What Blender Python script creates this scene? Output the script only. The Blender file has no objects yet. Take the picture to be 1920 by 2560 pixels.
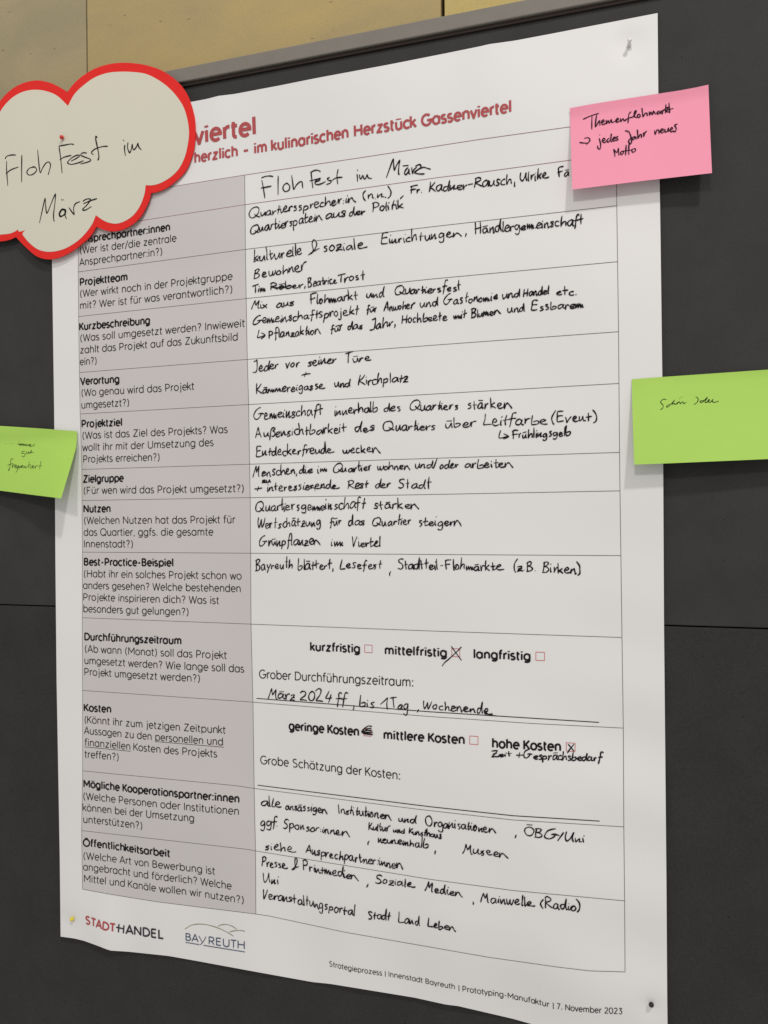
import bpy, bmesh, math, random
random.seed(7)
S = bpy.context.scene

# ------------------------------------------------------------------ camera
# The board face is the plane y = 0 (x right, z up, y into the wall); metres.
F = 1924.0; CX, CY = 960.0, 1280.0; DIST = 0.668; ZC = 1.5
def _n(a):
    l = math.sqrt(sum(c*c for c in a)); return tuple(c/l for c in a)
def _d(a, b): return sum(p*q for p, q in zip(a, b))
def _x(a, b): return (a[1]*b[2]-a[2]*b[1], a[2]*b[0]-a[0]*b[2], a[0]*b[1]-a[1]*b[0])
Hc = _n((6410.0, -60.0, -F))                   # board's right in camera axes (x right, y down, z forward)
v0 = (0.0118, 1.0, 0.0); k = _d(v0, Hc)
Vc = _n(tuple(p-k*q for p, q in zip(v0, Hc)))  # board's down
Nc = _x(Hc, Vc)                                # into the board
from mathutils import Matrix, Vector
def toworld(c): return Vector((_d(c, Hc), _d(c, Nc), -_d(c, Vc)))
cam = bpy.data.cameras.new('camera'); camo = bpy.data.objects.new('camera', cam)
S.collection.objects.link(camo)
r_, u_, b_ = toworld((1, 0, 0)), toworld((0, -1, 0)), toworld((0, 0, -1))
camo.matrix_world = Matrix(((r_.x, u_.x, b_.x, 0), (r_.y, u_.y, b_.y, -DIST), (r_.z, u_.z, b_.z, ZC), (0, 0, 0, 1)))
cam.sensor_fit = 'HORIZONTAL'; cam.sensor_width = 36.0; cam.lens = F/1920*36.0
cam.clip_start = 0.02; cam.clip_end = 100
S.camera = camo

# ------------------------------------------------------------------ light
w = bpy.data.worlds.new('World'); S.world = w; w.use_nodes = True
w.node_tree.nodes['Background'].inputs[0].default_value = (1.0, 0.975, 0.955, 1)
w.node_tree.nodes['Background'].inputs[1].default_value = 0.46
def lamp(name, loc, target, size, energy, col):
    l = bpy.data.lights.new(name, 'AREA'); l.shape = 'DISK'; l.size = size; l.energy = energy; l.color = col
    o = bpy.data.objects.new(name, l); S.collection.objects.link(o); o.location = loc
    o.rotation_euler = (Vector(target)-Vector(loc)).to_track_quat('-Z', 'Y').to_euler()
lamp('ceiling_lamp', (-0.10, -3.30, ZC+2.05), (0, 0, ZC), 0.34, 29.0, (1.0, 0.955, 0.915))
lamp('ceiling_lamp', (1.35, -2.30, ZC+3.30), (0, 0, ZC), 0.30, 66.0, (1.0, 0.96, 0.92))
S.view_settings.view_transform = 'Standard'; S.view_settings.look = 'None'
S.view_settings.exposure = 0.16; S.view_settings.gamma = 1.0

# ------------------------------------------------------------------ materials
def mat(name, col, rough=0.6, noise=None, bump=None, spec=0.5, metal=0.0, col2=None, fine=None, specks=None):
    m = bpy.data.materials.new(name); m.use_nodes = True
    nt = m.node_tree; p = nt.nodes['Principled BSDF']; L = nt.links.new
    p.inputs['Roughness'].default_value = rough; p.inputs['Metallic'].default_value = metal
    p.inputs['Specular IOR Level'].default_value = spec
    p.inputs['Base Color'].default_value = (*col, 1)
    tc = nt.nodes.new('ShaderNodeTexCoord')
    if noise:
        n = nt.nodes.new('ShaderNodeTexNoise'); n.inputs['Scale'].default_value = noise; n.inputs['Detail'].default_value = 6
        n.inputs['Roughness'].default_value = 0.65
        r = nt.nodes.new('ShaderNodeValToRGB'); r.color_ramp.elements[0].position = 0.3; r.color_ramp.elements[1].position = 0.7
        r.color_ramp.elements[0].color = (*(col2 or tuple(c*0.94 for c in col)), 1); r.color_ramp.elements[1].color = (*col, 1)
        L(tc.outputs['Object'], n.inputs['Vector']); L(n.outputs['Fac'], r.inputs['Fac'])
        last = r.outputs['Color']
        if fine:
            n2 = nt.nodes.new('ShaderNodeTexNoise'); n2.inputs['Scale'].default_value = fine[0]; n2.inputs['Detail'].default_value = 3
            mr = nt.nodes.new('ShaderNodeMapRange'); mr.inputs['From Min'].default_value = 0.25; mr.inputs['From Max'].default_value = 0.75
            mr.inputs['To Min'].default_value = 1-fine[1]; mr.inputs['To Max'].default_value = 1+fine[1]
            mx = nt.nodes.new('ShaderNodeVectorMath'); mx.operation = 'SCALE'
            L(tc.outputs['Object'], n2.inputs['Vector']); L(n2.outputs['Fac'], mr.inputs['Value'])
            L(last, mx.inputs[0]); L(mr.outputs['Result'], mx.inputs['Scale']); last = mx.outputs[0]
        if specks:
            v = nt.nodes.new('ShaderNodeTexVoronoi'); v.inputs['Scale'].default_value = specks
            mr = nt.nodes.new('ShaderNodeMapRange'); mr.inputs['From Min'].default_value = 0.03; mr.inputs['From Max'].default_value = 0.07
            sp = nt.nodes.new('ShaderNodeSeparateColor'); L(tc.outputs['Object'], v.inputs['Vector']); L(v.outputs['Color'], sp.inputs[0])
            gt = nt.nodes.new('ShaderNodeMath'); gt.operation = 'LESS_THAN'; gt.inputs[1].default_value = 0.7; L(sp.outputs[0], gt.inputs[0])
            L(v.outputs['Distance'], mr.inputs['Value']); mm = nt.nodes.new('ShaderNodeMath'); mm.operation = 'MAXIMUM'
            L(mr.outputs[0], mm.inputs[0]); L(gt.outputs[0], mm.inputs[1])
            m2 = nt.nodes.new('ShaderNodeMapRange'); m2.inputs['To Min'].default_value = 0.35; L(mm.outputs[0], m2.inputs['Value'])
            sc = nt.nodes.new('ShaderNodeVectorMath'); sc.operation = 'SCALE'; L(last, sc.inputs[0]); L(m2.outputs[0], sc.inputs['Scale']); last = sc.outputs[0]
        L(last, p.inputs['Base Color'])
    if bump:
        n = nt.nodes.new('ShaderNodeTexNoise'); n.inputs['Scale'].default_value = bump[0]; n.inputs['Detail'].default_value = 5
        b = nt.nodes.new('ShaderNodeBump'); b.inputs['Strength'].default_value = bump[1]; b.inputs['Distance'].default_value = bump[2]
        L(tc.outputs['Object'], n.inputs['Vector']); L(n.outputs['Fac'], b.inputs['Height']); L(b.outputs['Normal'], p.inputs['Normal'])
    return m
M = dict(
    paper=mat('plotter_paper', (0.738, 0.733, 0.724), 0.5, noise=9, col2=(0.73, 0.722, 0.713), bump=(14, 0.25, 0.002), spec=0.35),
    shade=mat('printed_grey_tint', (0.568, 0.542, 0.533), 0.5, noise=6, col2=(0.563, 0.537, 0.528), spec=0.35),
    ink=mat('black_pen_ink', (0.006, 0.005, 0.007), 0.7, noise=300, col2=(0.010, 0.009, 0.011), spec=0.12),
    noteink=mat('green_black_fineliner_ink', (0.008, 0.022, 0.008), 0.7, noise=300, spec=0.12),
    pinkink=mat('plum_black_pen_ink', (0.03, 0.006, 0.018), 0.7, noise=300, spec=0.12),
    print_black=mat('printed_black', (0.012, 0.010, 0.011), 0.7, noise=300, spec=0.12),
    print_line=mat('printed_rule_dark', (0.085, 0.07, 0.07), 0.6, noise=200, spec=0.3),
    print_redline=mat('printed_rule_red', (0.26, 0.09, 0.085), 0.6, noise=200, spec=0.3),
    print_red=mat('printed_red', (0.42, 0.07, 0.075), 0.6, noise=200, spec=0.3),
    box_red=mat('printed_box_red', (0.55, 0.10, 0.09), 0.6, noise=200, spec=0.3),
    logo_blue=mat('printed_blue_grey', (0.06, 0.085, 0.15), 0.6, noise=200, spec=0.3),
    logo_dark=mat('printed_anthracite', (0.03, 0.03, 0.038), 0.6, noise=200, spec=0.3),
    logo_green=mat('printed_olive', (0.20, 0.22, 0.10), 0.6, noise=200, spec=0.3),
    pink=mat('pink_note_paper', (0.86, 0.305, 0.42), 0.65, noise=25, col2=(0.84, 0.29, 0.41), bump=(60, 0.2, 0.0008), spec=0.3),
    green=mat('green_note_paper', (0.395, 0.63, 0.11), 0.65, noise=25, col2=(0.38, 0.61, 0.105), bump=(50, 0.25, 0.0008), spec=0.3),
    red=mat('red_card', (0.74, 0.022, 0.018), 0.6, noise=30, col2=(0.70, 0.02, 0.016), spec=0.2),
    cream=mat('cream_card', (0.635, 0.610, 0.500), 0.55, noise=5, col2=(0.61, 0.60, 0.495), bump=(25, 0.12, 0.001), spec=0.35),
    felt=mat('charcoal_felt', (0.040, 0.039, 0.038), 0.78, noise=22, col2=(0.030, 0.0295, 0.0285), fine=(1100, 0.28), bump=(1400, 0.5, 0.0006), spec=0.28, specks=70),
    felt_low=mat('charcoal_felt_darker', (0.034, 0.0332, 0.0325), 0.8, noise=18, col2=(0.026, 0.0255, 0.025), fine=(1100, 0.28), bump=(1400, 0.5, 0.0006), spec=0.22, specks=70),  # lower panel: same felt, slightly darker tone
    alu=mat('anodised_aluminium', (0.205, 0.185, 0.16), 0.6, noise=60, col2=(0.185, 0.168, 0.145), bump=(500, 0.1, 0.0002), spec=0.3),
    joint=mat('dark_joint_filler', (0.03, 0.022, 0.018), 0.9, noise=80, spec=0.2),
    steel=mat('pin_steel', (0.5, 0.5, 0.5), 0.3, metal=1.0),
    pin_red=mat('red_pin_plastic', (0.62, 0.02, 0.02), 0.25, spec=0.5),
    pin_yellow=mat('yellow_pin_plastic', (0.75, 0.6, 0.05), 0.3, spec=0.5),
    pin_black=mat('black_pin_plastic', (0.006, 0.006, 0.006), 0.25, spec=0.5),
    pin_white=mat('clear_white_pin_plastic', (0.70, 0.69, 0.67), 0.25, spec=0.5),
)
def stone(name, c1, c2, seed):
    m = bpy.data.materials.new(name); m.use_nodes = True
    nt = m.node_tree; p = nt.nodes['Principled BSDF']; L = nt.links.new
    p.inputs['Roughness'].default_value = 0.7; p.inputs['Specular IOR Level'].default_value = 0.3
    tc = nt.nodes.new('ShaderNodeTexCoord'); mp = nt.nodes.new('ShaderNodeMapping')
    mp.inputs['Location'].default_value = (seed, seed*2.1, seed*0.7); mp.inputs['Rotation'].default_value = (0, 0.5, 0)
    mp.inputs['Scale'].default_value = (1, 1, 2.2)
    L(tc.outputs['Object'], mp.inputs['Vector'])
    n = nt.nodes.new('ShaderNodeTexNoise'); n.inputs['Scale'].default_value = 5; n.inputs['Detail'].default_value = 8; n.inputs['Roughness'].default_value = 0.6
    n.inputs['Distortion'].default_value = 0.8
    r = nt.nodes.new('ShaderNodeValToRGB'); r.color_ramp.elements[0].position = 0.33; r.color_ramp.elements[1].position = 0.68
    r.color_ramp.elements[0].color = (*c2, 1); r.color_ramp.elements[1].color = (*c1, 1)
    L(mp.outputs[0], n.inputs['Vector']); L(n.outputs['Fac'], r.inputs['Fac'])
    # fine sand grain
    g = nt.nodes.new('ShaderNodeTexNoise'); g.inputs['Scale'].default_value = 700; g.inputs['Detail'].default_value = 2
    gm = nt.nodes.new('ShaderNodeMapRange'); gm.inputs['From Min'].default_value = 0.3; gm.inputs['From Max'].default_value = 0.7
    gm.inputs['To Min'].default_value = 0.93; gm.inputs['To Max'].default_value = 1.06
    L(tc.outputs['Object'], g.inputs['Vector']); L(g.outputs['Fac'], gm.inputs['Value'])
    s = nt.nodes.new('ShaderNodeVectorMath'); s.operation = 'SCALE'; L(r.outputs['Color'], s.inputs[0]); L(gm.outputs['Result'], s.inputs['Scale'])
    # small rusty pits, sparse
    v = nt.nodes.new('ShaderNodeTexVoronoi'); v.inputs['Scale'].default_value = 42; v.inputs['Randomness'].default_value = 1
    dn = nt.nodes.new('ShaderNodeTexNoise'); dn.inputs['Scale'].default_value = 220
    da = nt.nodes.new('ShaderNodeVectorMath'); da.operation = 'MULTIPLY_ADD'; da.inputs[1].default_value = (0.004, 0.004, 0.004)
    L(tc.outputs['Object'], dn.inputs['Vector']); L(dn.outputs['Color'], da.inputs[0]); L(mp.outputs[0], da.inputs[2]); L(da.outputs[0], v.inputs['Vector'])
    m1 = nt.nodes.new('ShaderNodeMapRange'); m1.inputs['From Min'].default_value = 0.045; m1.inputs['From Max'].default_value = 0.10
    m1.inputs['To Min'].default_value = 1; m1.inputs['To Max'].default_value = 0
    L(v.outputs['Distance'], m1.inputs['Value'])
    sp = nt.nodes.new('ShaderNodeSeparateColor'); L(v.outputs['Color'], sp.inputs[0])
    th = nt.nodes.new('ShaderNodeMath'); th.operation = 'GREATER_THAN'; th.inputs[1].default_value = 0.5; L(sp.outputs[0], th.inputs[0])
    ml = nt.nodes.new('ShaderNodeMath'); ml.operation = 'MULTIPLY'; L(m1.outputs[0], ml.inputs[0]); L(th.outputs[0], ml.inputs[1])
    m2 = nt.nodes.new('ShaderNodeMath'); m2.operation = 'MULTIPLY'; m2.inputs[1].default_value = 0.5; L(ml.outputs[0], m2.inputs[0])
    mx = nt.nodes.new('ShaderNodeMix'); mx.data_type = 'RGBA'
    L(m2.outputs[0], mx.inputs['Factor']); L(s.outputs[0], mx.inputs['A']); mx.inputs['B'].default_value = (0.10, 0.05, 0.025, 1)
    L(mx.outputs['Result'], p.inputs['Base Color'])
    b = nt.nodes.new('ShaderNodeBump'); b.inputs['Strength'].default_value = 0.15; b.inputs['Distance'].default_value = 0.0004
    L(g.outputs['Fac'], b.inputs['Height']); L(b.outputs['Normal'], p.inputs['Normal'])
    return m
M['stone_a'] = stone('sandstone_grey_yellow', (0.39, 0.32, 0.175), (0.29, 0.25, 0.155), 3.1)
M['stone_b'] = stone('sandstone_ochre', (0.45, 0.34, 0.135), (0.36, 0.28, 0.145), 8.4)
M['stone_c'] = stone('sandstone_ochre_light', (0.54, 0.415, 0.13), (0.46, 0.365, 0.16), 12.7)

# ------------------------------------------------------------------ helpers
def tag(o, label=None, cat=None, group=None, kind=None):
    if label: o['label'] = label
    if cat: o['category'] = cat
    if group: o['group'] = group
    if kind: o['kind'] = kind
    return o
def empty(name, loc):
    o = bpy.data.objects.new(name, None); S.collection.objects.link(o); o.location = loc; o.empty_display_size = 0.01; return o
def mesh(name, vs, fs, m, parent=None, smooth=False):
    me = bpy.data.meshes.new(name); me.from_pydata(vs, [], fs); me.update()
    me.materials.append(m)
    o = bpy.data.objects.new(name, me); S.collection.objects.link(o)
    if smooth:
        for p in me.polygons: p.use_smooth = True
    if parent:
        o.parent = parent; o.matrix_parent_inverse = Matrix.Translation(parent.location).inverted()
    return o
def box(name, x0, x1, y0, y1, z0, z1, m, parent=None, bevel=0.0):
    bm = bmesh.new(); bmesh.ops.create_cube(bm, size=1)
    for v in bm.verts: v.co = ((x0+x1)/2+v.co.x*(x1-x0), (y0+y1)/2+v.co.y*(y1-y0), (z0+z1)/2+v.co.z*(z1-z0))
    if bevel: bmesh.ops.bevel(bm, geom=bm.edges[:], offset=bevel, segments=3, profile=0.5, affect='EDGES')
    me = bpy.data.meshes.new(name); bm.to_mesh(me); bm.free(); me.materials.append(m)
    o = bpy.data.objects.new(name, me); S.collection.objects.link(o)
    if parent:
        o.parent = parent; o.matrix_parent_inverse = Matrix.Translation(parent.location).inverted()
    return o

def ray(px, py):
    c = (px-CX, py-CY, F); r = toworld(c); return r.x/r.y, r.z/r.y     # per metre of depth
class Surf:
    """a sheet standing a distance h(x, z) in front of the board"""
    def __init__(s, h): s.h = h
    def xz(s, px, py, off=0.0):
        a, b = ray(px, py); d = 0.0
        for _ in range(8):
            x = a*(DIST-d); z = b*(DIST-d); d = s.h(x, z)+off
        return x, z
    def pt(s, x, z, off=0.0): return (x, -(s.h(x, z)+off), z+ZC)
flat = Surf(lambda x, z: 0.0)
def P0(px, py): return flat.xz(px, py)
def sst(a, b, t):
    t = max(0.0, min(1.0, (t-a)/(b-a))); return t*t*(3-2*t)
def g(t): return math.exp(-t*t)

def poly_at(pl, t):
    L = [0.0]
    for a, b in zip(pl, pl[1:]): L.append(L[-1]+math.hypot(b[0]-a[0], b[1]-a[1]))
    d = t*L[-1]
    for i in range(len(pl)-1):
        if d <= L[i+1] or i == len(pl)-2:
            f = (d-L[i])/(L[i+1]-L[i]); return (pl[i][0]+(pl[i+1][0]-pl[i][0])*f, pl[i][1]+(pl[i+1][1]-pl[i][1])*f)
def sheet(name, surf, top, right, bottom, left, nx, ny, m, parent=None, thick=0.0002, off=0.0):
    """Coons patch between four outline polylines, with real thickness (top, bottom run left to right; left, right run down)"""
    T = [poly_at(top, i/nx) for i in range(nx+1)]; B = [poly_at(bottom, i/nx) for i in range(nx+1)]
    Lf = [poly_at(left, j/ny) for j in range(ny+1)]; R = [poly_at(right, j/ny) for j in range(ny+1)]
    vs = []
    for j in range(ny+1):
        t = j/ny
        for i in range(nx+1):
            s = i/nx
            q = [(1-t)*T[i][k]+t*B[i][k]+(1-s)*Lf[j][k]+s*R[j][k]
                 - ((1-s)*(1-t)*T[0][k]+s*(1-t)*T[nx][k]+(1-s)*t*B[0][k]+s*t*B[nx][k]) for k in (0, 1)]
            vs.append(surf.pt(*surf.xz(q[0], q[1], off), off))
    N = len(vs); W = nx+1
    fs = [(j*W+i, (j+1)*W+i, (j+1)*W+i+1, j*W+i+1) for j in range(ny) for i in range(nx)]
    if thick:
        vs += [(x, y+thick, z) for x, y, z in vs]
        fs += [tuple(N+q for q in reversed(f)) for f in fs]
        rim = [j*W for j in range(ny+1)]+[ny*W+i for i in range(1, nx+1)]+[j*W+nx for j in range(ny-1, -1, -1)]+[i for i in range(nx-1, 0, -1)]
        for a, b in zip(rim, rim[1:]+rim[:1]): fs.append((a, a+N, b+N, b))
    o = mesh(name, vs, fs, m, parent, smooth=True)
    if thick:
        me = o.data
        for p in me.polygons[2*nx*ny:]: p.use_smooth = False
        me.shade_smooth() if False else None
        em = me.edges
        flags = set()
        for a, b in zip(rim, rim[1:]+rim[:1]): flags.add((min(a, b), max(a, b))); flags.add((min(a+N, b+N), max(a+N, b+N)))
        att = me.attributes.new('sharp_edge', 'BOOLEAN', 'EDGE')
        for e in em:
            if tuple(sorted(e.vertices)) in flags: att.data[e.index].value = True
    return o

def catmull(p, n=5, closed=False):
    if len(p) < 3: return list(p)
    out = []; P = ([p[-1]]+list(p)+[p[0], p[1]]) if closed else ([p[0]]+list(p)+[p[-1]])
    for i in range(1, len(P)-2):
        a, b, c, d = P[i-1], P[i], P[i+1], P[i+2]
        for j in range(n):
            t = j/n
            out.append(tuple(0.5*(2*b[k]+(c[k]-a[k])*t+(2*a[k]-5*b[k]+4*c[k]-d[k])*t*t+(3*b[k]-a[k]-3*c[k]+d[k])*t**3) for k in (0, 1)))
    if not closed: out.append(tuple(p[-1]))
    return out

class Ink:
    """collects pen or print strokes lying on a sheet; build() links them as one mesh"""
    def __init__(s, surf, off=0.0003): s.surf = surf; s.off = off; s.v = []; s.f = []; s.k = 0
    def stroke(s, pts, hw, closed=False, cap=False, taper=False):
        q = [pts[0]]
        for p in pts[1:]:
            if math.hypot(p[0]-q[-1][0], p[1]-q[-1][1]) > hw*0.25: q.append(p)
        if len(q) < 2: q = [pts[0], (pts[0][0]+hw*1.2, pts[0][1]-hw*0.4)]
        n = len(q); off = s.off+0.00002*(s.k % 4); s.k += 1
        base = len(s.v); ends = []
        for i, p in enumerate(q):
            if closed: a = q[i-1]; b = q[(i+1) % n]
            else: a = q[max(0, i-1)]; b = q[min(n-1, i+1)]
            d1 = (p[0]-a[0], p[1]-a[1]); d2 = (b[0]-p[0], b[1]-p[1])
            l1 = math.hypot(*d1); l2 = math.hypot(*d2)
            if l1 == 0: d1, l1 = d2, l2
            if l2 == 0: d2, l2 = d1, l1
            t1 = (d1[0]/l1, d1[1]/l1); t2 = (d2[0]/l2, d2[1]/l2)
            tx, ty = t1[0]+t2[0], t1[1]+t2[1]; l = math.hypot(tx, ty)
            if l < 0.2: tx, ty, l = t1[0], t1[1], 1.0
            tx /= l; ty /= l
            mit = min(1.6, 1/max(0.3, tx*t1[0]+ty*t1[1]))
            w = hw*mit
            if taper:
                e = min(i, n-1-i)
                w *= (0.66, 0.9, 1.0)[min(e, 2)]*(1+0.20*math.sin(i*0.7+s.k*1.7))
            x, z = p
            if cap and not closed and i in (0, n-1):
                sg = -1 if i == 0 else 1
                x += tx*hw*0.35*sg; z += ty*hw*0.35*sg
            s.v.append(s.surf.pt(x-ty*w, z+tx*w, off)); s.v.append(s.surf.pt(x+ty*w, z-tx*w, off))
        for i in range(n-1+(1 if closed else 0)):
            a = base+2*i; b = base+2*((i+1) % n); s.f.append((a, a+1, b+1, b))
    def build(s, name, m, parent): return mesh(name, s.v, s.f, m, parent)

# ------------------------------------------------------------------ printed alphabet (monoline geometric sans, cap height 1)
def arc(cx, cy, rx, ry, a0, a1, n=None):
    n = n or max(3, int(abs(a1-a0)/22))
    return [(cx+rx*math.cos(math.radians(a0+(a1-a0)*i/n)), cy+ry*math.sin(math.radians(a0+(a1-a0)*i/n))) for i in range(n+1)]
X = 0.72; h2 = X/2
o_ = arc(.29, h2, .29, h2, 90, 450, 18)
def bowl(x=0): return arc(.29+x, h2, .29, h2, 90, 450, 18)
hump = [(0, 0)]+[(0, .42)]+arc(.235, .45, .235, .27, 180, 0, 8)+[(.47, 0)]
G = {
 'a': (.56, [bowl(), [(.56, X), (.56, 0)]]), 'b': (.58, [bowl(), [(.01, 1.05), (.01, 0)]]),
 'c': (.50, [arc(.29, h2, .29, h2, 45, 315, 12)]), 'd': (.57, [bowl(), [(.57, 1.05), (.57, 0)]]),
 'e': (.56, [[(.01, .38), (.565, .38)]+arc(.29, h2, .28, h2, 8, 315, 14)]),
 'f': (.34, [[(.36, 1.02)]+arc(.28, .86, .15, .17, 80, 180, 4)+[(.13, 0)], [(0, X-.02), (.33, X-.02)]]),
 'g': (.56, [bowl(), [(.56, X), (.56, -.05)]+arc(.28, -.04, .28, .21, 0, -145, 7)]),
 'h': (.47, [[(0, 1.05), (0, 0)], hump]), 'i': (.02, [[(.01, X), (.01, 0)], [(.01, .89), (.01, 1.01)]]),
 'j': (.14, [[(.12, X), (.12, -.10)]+arc(-.02, -.10, .14, .14, 0, -80, 4), [(.12, .89), (.12, 1.01)]]),
 'k': (.46, [[(0, 1.05), (0, 0)], [(.43, X), (.03, .32)], [(.14, .42), (.47, 0)]]),
 'l': (.02, [[(.01, 1.05), (.01, 0)]]),
 'm': (.82, [[(0, X), (0, 0)], [(0, .42)]+arc(.205, .45, .205, .27, 180, 0, 7)+[(.41, 0)], [(.41, .42)]+arc(.615, .45, .205, .27, 180, 0, 7)+[(.82, 0)]]),
 'n': (.47, [[(0, X), (0, 0)], hump]), 'o': (.58, [o_]),
 'p': (.58, [bowl(), [(.01, X), (.01, -.25)]]), 'q': (.57, [bowl(), [(.57, X), (.57, -.25)]]),
 'r': (.28, [[(0, X), (0, 0)], [(0, .40)]+arc(.24, .44, .24, .27, 180, 75, 5)]),
 's': (.42, [arc(.21, .545, .185, .175, 40, 200, 7)+[(.1, .40), (.30, .34)]+arc(.20, .18, .21, .18, 30, -150, 7)]),
 't': (.34, [[(.12, .95), (.12, .2)]+arc(.27, .16, .15, .15, 180, 280, 5), [(0, X-.02), (.33, X-.02)]]),
 'u': (.48, [[(0, X), (0, .28)]+arc(.24, .27, .24, .27, 180, 360, 8)+[(.48, X)], [(.48, .3), (.48, 0)]]),
 'v': (.50, [[(0, X), (.25, 0), (.50, X)]]), 'w': (.78, [[(0, X), (.2, 0), (.39, X-.05), (.58, 0), (.78, X)]]),
 'x': (.48, [[(0, X), (.48, 0)], [(.48, X), (0, 0)]]), 'y': (.50, [[(0, X), (.26, 0)], [(.50, X), (.16, -.25)]]),
 'z': (.44, [[(.02, X-.03), (.43, X-.03), (0, .03), (.45, .03)]]),
 'A': (.72, [[(0, 0), (.36, 1), (.72, 0)], [(.12, .31), (.60, .31)]]),
 'B': (.52, [[(0, 0), (0, 1)], [(0, .97), (.26, .97)]+arc(.26, .75, .22, .22, 90, -90, 7)+[(0, .53)], [(.26, .53)]+arc(.28, .28, .25, .25, 90, -90, 7)+[(0, .03)]]),
 'D': (.68, [[(0, 0), (0, 1)], [(0, .97), (.22, .97)]+arc(.22, .5, .46, .47, 90, -90, 12)+[(0, .03)]]),
 'E': (.48, [[(0, 0), (0, 1)], [(0, .97), (.48, .97)], [(0, .52), (.43, .52)], [(0, .03), (.48, .03)]]),
 'F': (.46, [[(0, 0), (0, 1)], [(0, .97), (.46, .97)], [(0, .50), (.41, .50)]]),
 'G': (.76, [arc(.42, .5, .42, .5, 48, 360, 16)+[(.84, .46), (.46, .46)]]),
 'H': (.64, [[(0, 0), (0, 1)], [(.64, 0), (.64, 1)], [(0, .52), (.64, .52)]]),
 'I': (.02, [[(.01, 0), (.01, 1)]]), 'K': (.58, [[(0, 0), (0, 1)], [(.54, 1), (.03, .40)], [(.18, .56), (.58, 0)]]),
 'L': (.44, [[(0, 1), (0, .03), (.46, .03)]]),
 'M': (.80, [[(0, 0), (0, 1)], [(0, .98), (.40, .30), (.80, .98)], [(.80, 0), (.80, 1)]]),
 'N': (.66, [[(0, 0), (0, 1)], [(0, .98), (.66, .02)], [(.66, 0), (.66, 1)]]),
 'O': (.86, [arc(.43, .5, .43, .5, 90, 450, 22)]), 'P': (.52, [[(0, 0), (0, 1)], [(0, .97), (.26, .97)]+arc(.26, .69, .27, .28, 90, -90, 8)+[(0, .41)]]),
 'Q': (.86, [arc(.43, .5, .43, .5, 90, 450, 22), [(.50, .22), (.80, -.05)]]),
 'R': (.54, [[(0, 0), (0, 1)], [(0, .97), (.26, .97)]+arc(.26, .70, .26, .27, 90, -90, 8)+[(0, .43)], [(.24, .43), (.54, 0)]]),
 'S': (.54, [arc(.27, .76, .24, .23, 35, 210, 8)+[(.15, .56), (.38, .47)]+arc(.27, .25, .26, .25, 40, -145, 9)]),
 'T': (.60, [[(0, .97), (.60, .97)], [(.30, .97), (.30, 0)]]),
 'U': (.62, [[(0, 1), (0, .33)]+arc(.31, .32, .31, .32, 180, 360, 10)+[(.62, 1)]]),
 'V': (.70, [[(0, 1), (.35, 0), (.70, 1)]]), 'W': (1.02, [[(0, 1), (.26, 0), (.51, .95), (.76, 0), (1.02, 1)]]),
 'Y': (.62, [[(0, 1), (.31, .45), (.62, 1)], [(.31, .45), (.31, 0)]]),
 'Z': (.58, [[(.02, .97), (.57, .97), (0, .03), (.60, .03)]]),
 '(': (.20, [arc(.38, .42, .36, .66, 122, 238, 8)]), ')': (.20, [arc(-.18, .42, .36, .66, 58, -58, 8)]),
 '?': (.40, [arc(.20, .78, .20, .21, 165, -35, 8)+[(.20, .45), (.20, .26)], [(.20, 0), (.20, .09)]]),
 ':': (.04, [[(.02, 0), (.02, .13)], [(.02, .56), (.02, .69)]]), '.': (.04, [[(.02, 0), (.02, .13)]]),
 ',': (.06, [[(.05, .09), (0, -.14)]]), '/': (.40, [[(0, -.12), (.40, 1.05)]]), '|': (.02, [[(.01, -.12), (.01, 1.0)]]),
 '-': (.28, [[(0, .40), (.28, .40)]]), '–': (.46, [[(0, .40), (.46, .40)]]), '+': (.5, [[(0, .45), (.5, .45)], [(.25, .2), (.25, .7)]]),
 '7': (.50, [[(0, .97), (.50, .97), (.14, 0)]]), '2': (.50, [arc(.25, .73, .23, .25, 160, -25, 8)+[(0, .03), (.52, .03)]]),
 '0': (.58, [arc(.29, .5, .29, .5, 90, 450, 18)]), '3': (.48, [[(.02, .97), (.44, .97), (.20, .58)]+arc(.22, .29, .26, .29, 85, -145, 9)]),
}
for c, b, w_ in (('ä', 'a', .28), ('ö', 'o', .29), ('ü', 'u', .24), ('Ö', 'O', .43)):
    w0, st = G[b]; y = .90 if b.islower() else 1.12
    G[c] = (w0, st+[[(w_-.12, y), (w_-.12, y+.10)], [(w_+.12, y), (w_+.12, y+.10)]])
ROUND_L = set('acdegoqCGOQöäÖ0'); ROUND_R = set('bopcesDOQöÖ0'); DIAG = set('vwyVWYTAxkK/')
def layout(text, bold):
    sp = 0.27 if not bold else 0.30
    x = 0.0; out = []
    for i, ch in enumerate(text):
        if ch == ' ': x += 0.43 if bold else 0.37; continue
        w_, st = G[ch]
        l = sp/2*(0.62 if ch in ROUND_L else 0.35 if ch in DIAG else 1.0)
        if ch in 'tfs': l *= 0.42
        r = sp/2*(0.62 if ch in ROUND_R else 0.35 if ch in DIAG or ch in 'rtf' else 1.0)
        x += l; out.append((x, st)); x += w_+r
    return out, x
def T(tile, x, y): ox, oy, s = tile; return ox+x/s, oy+y/s
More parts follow.
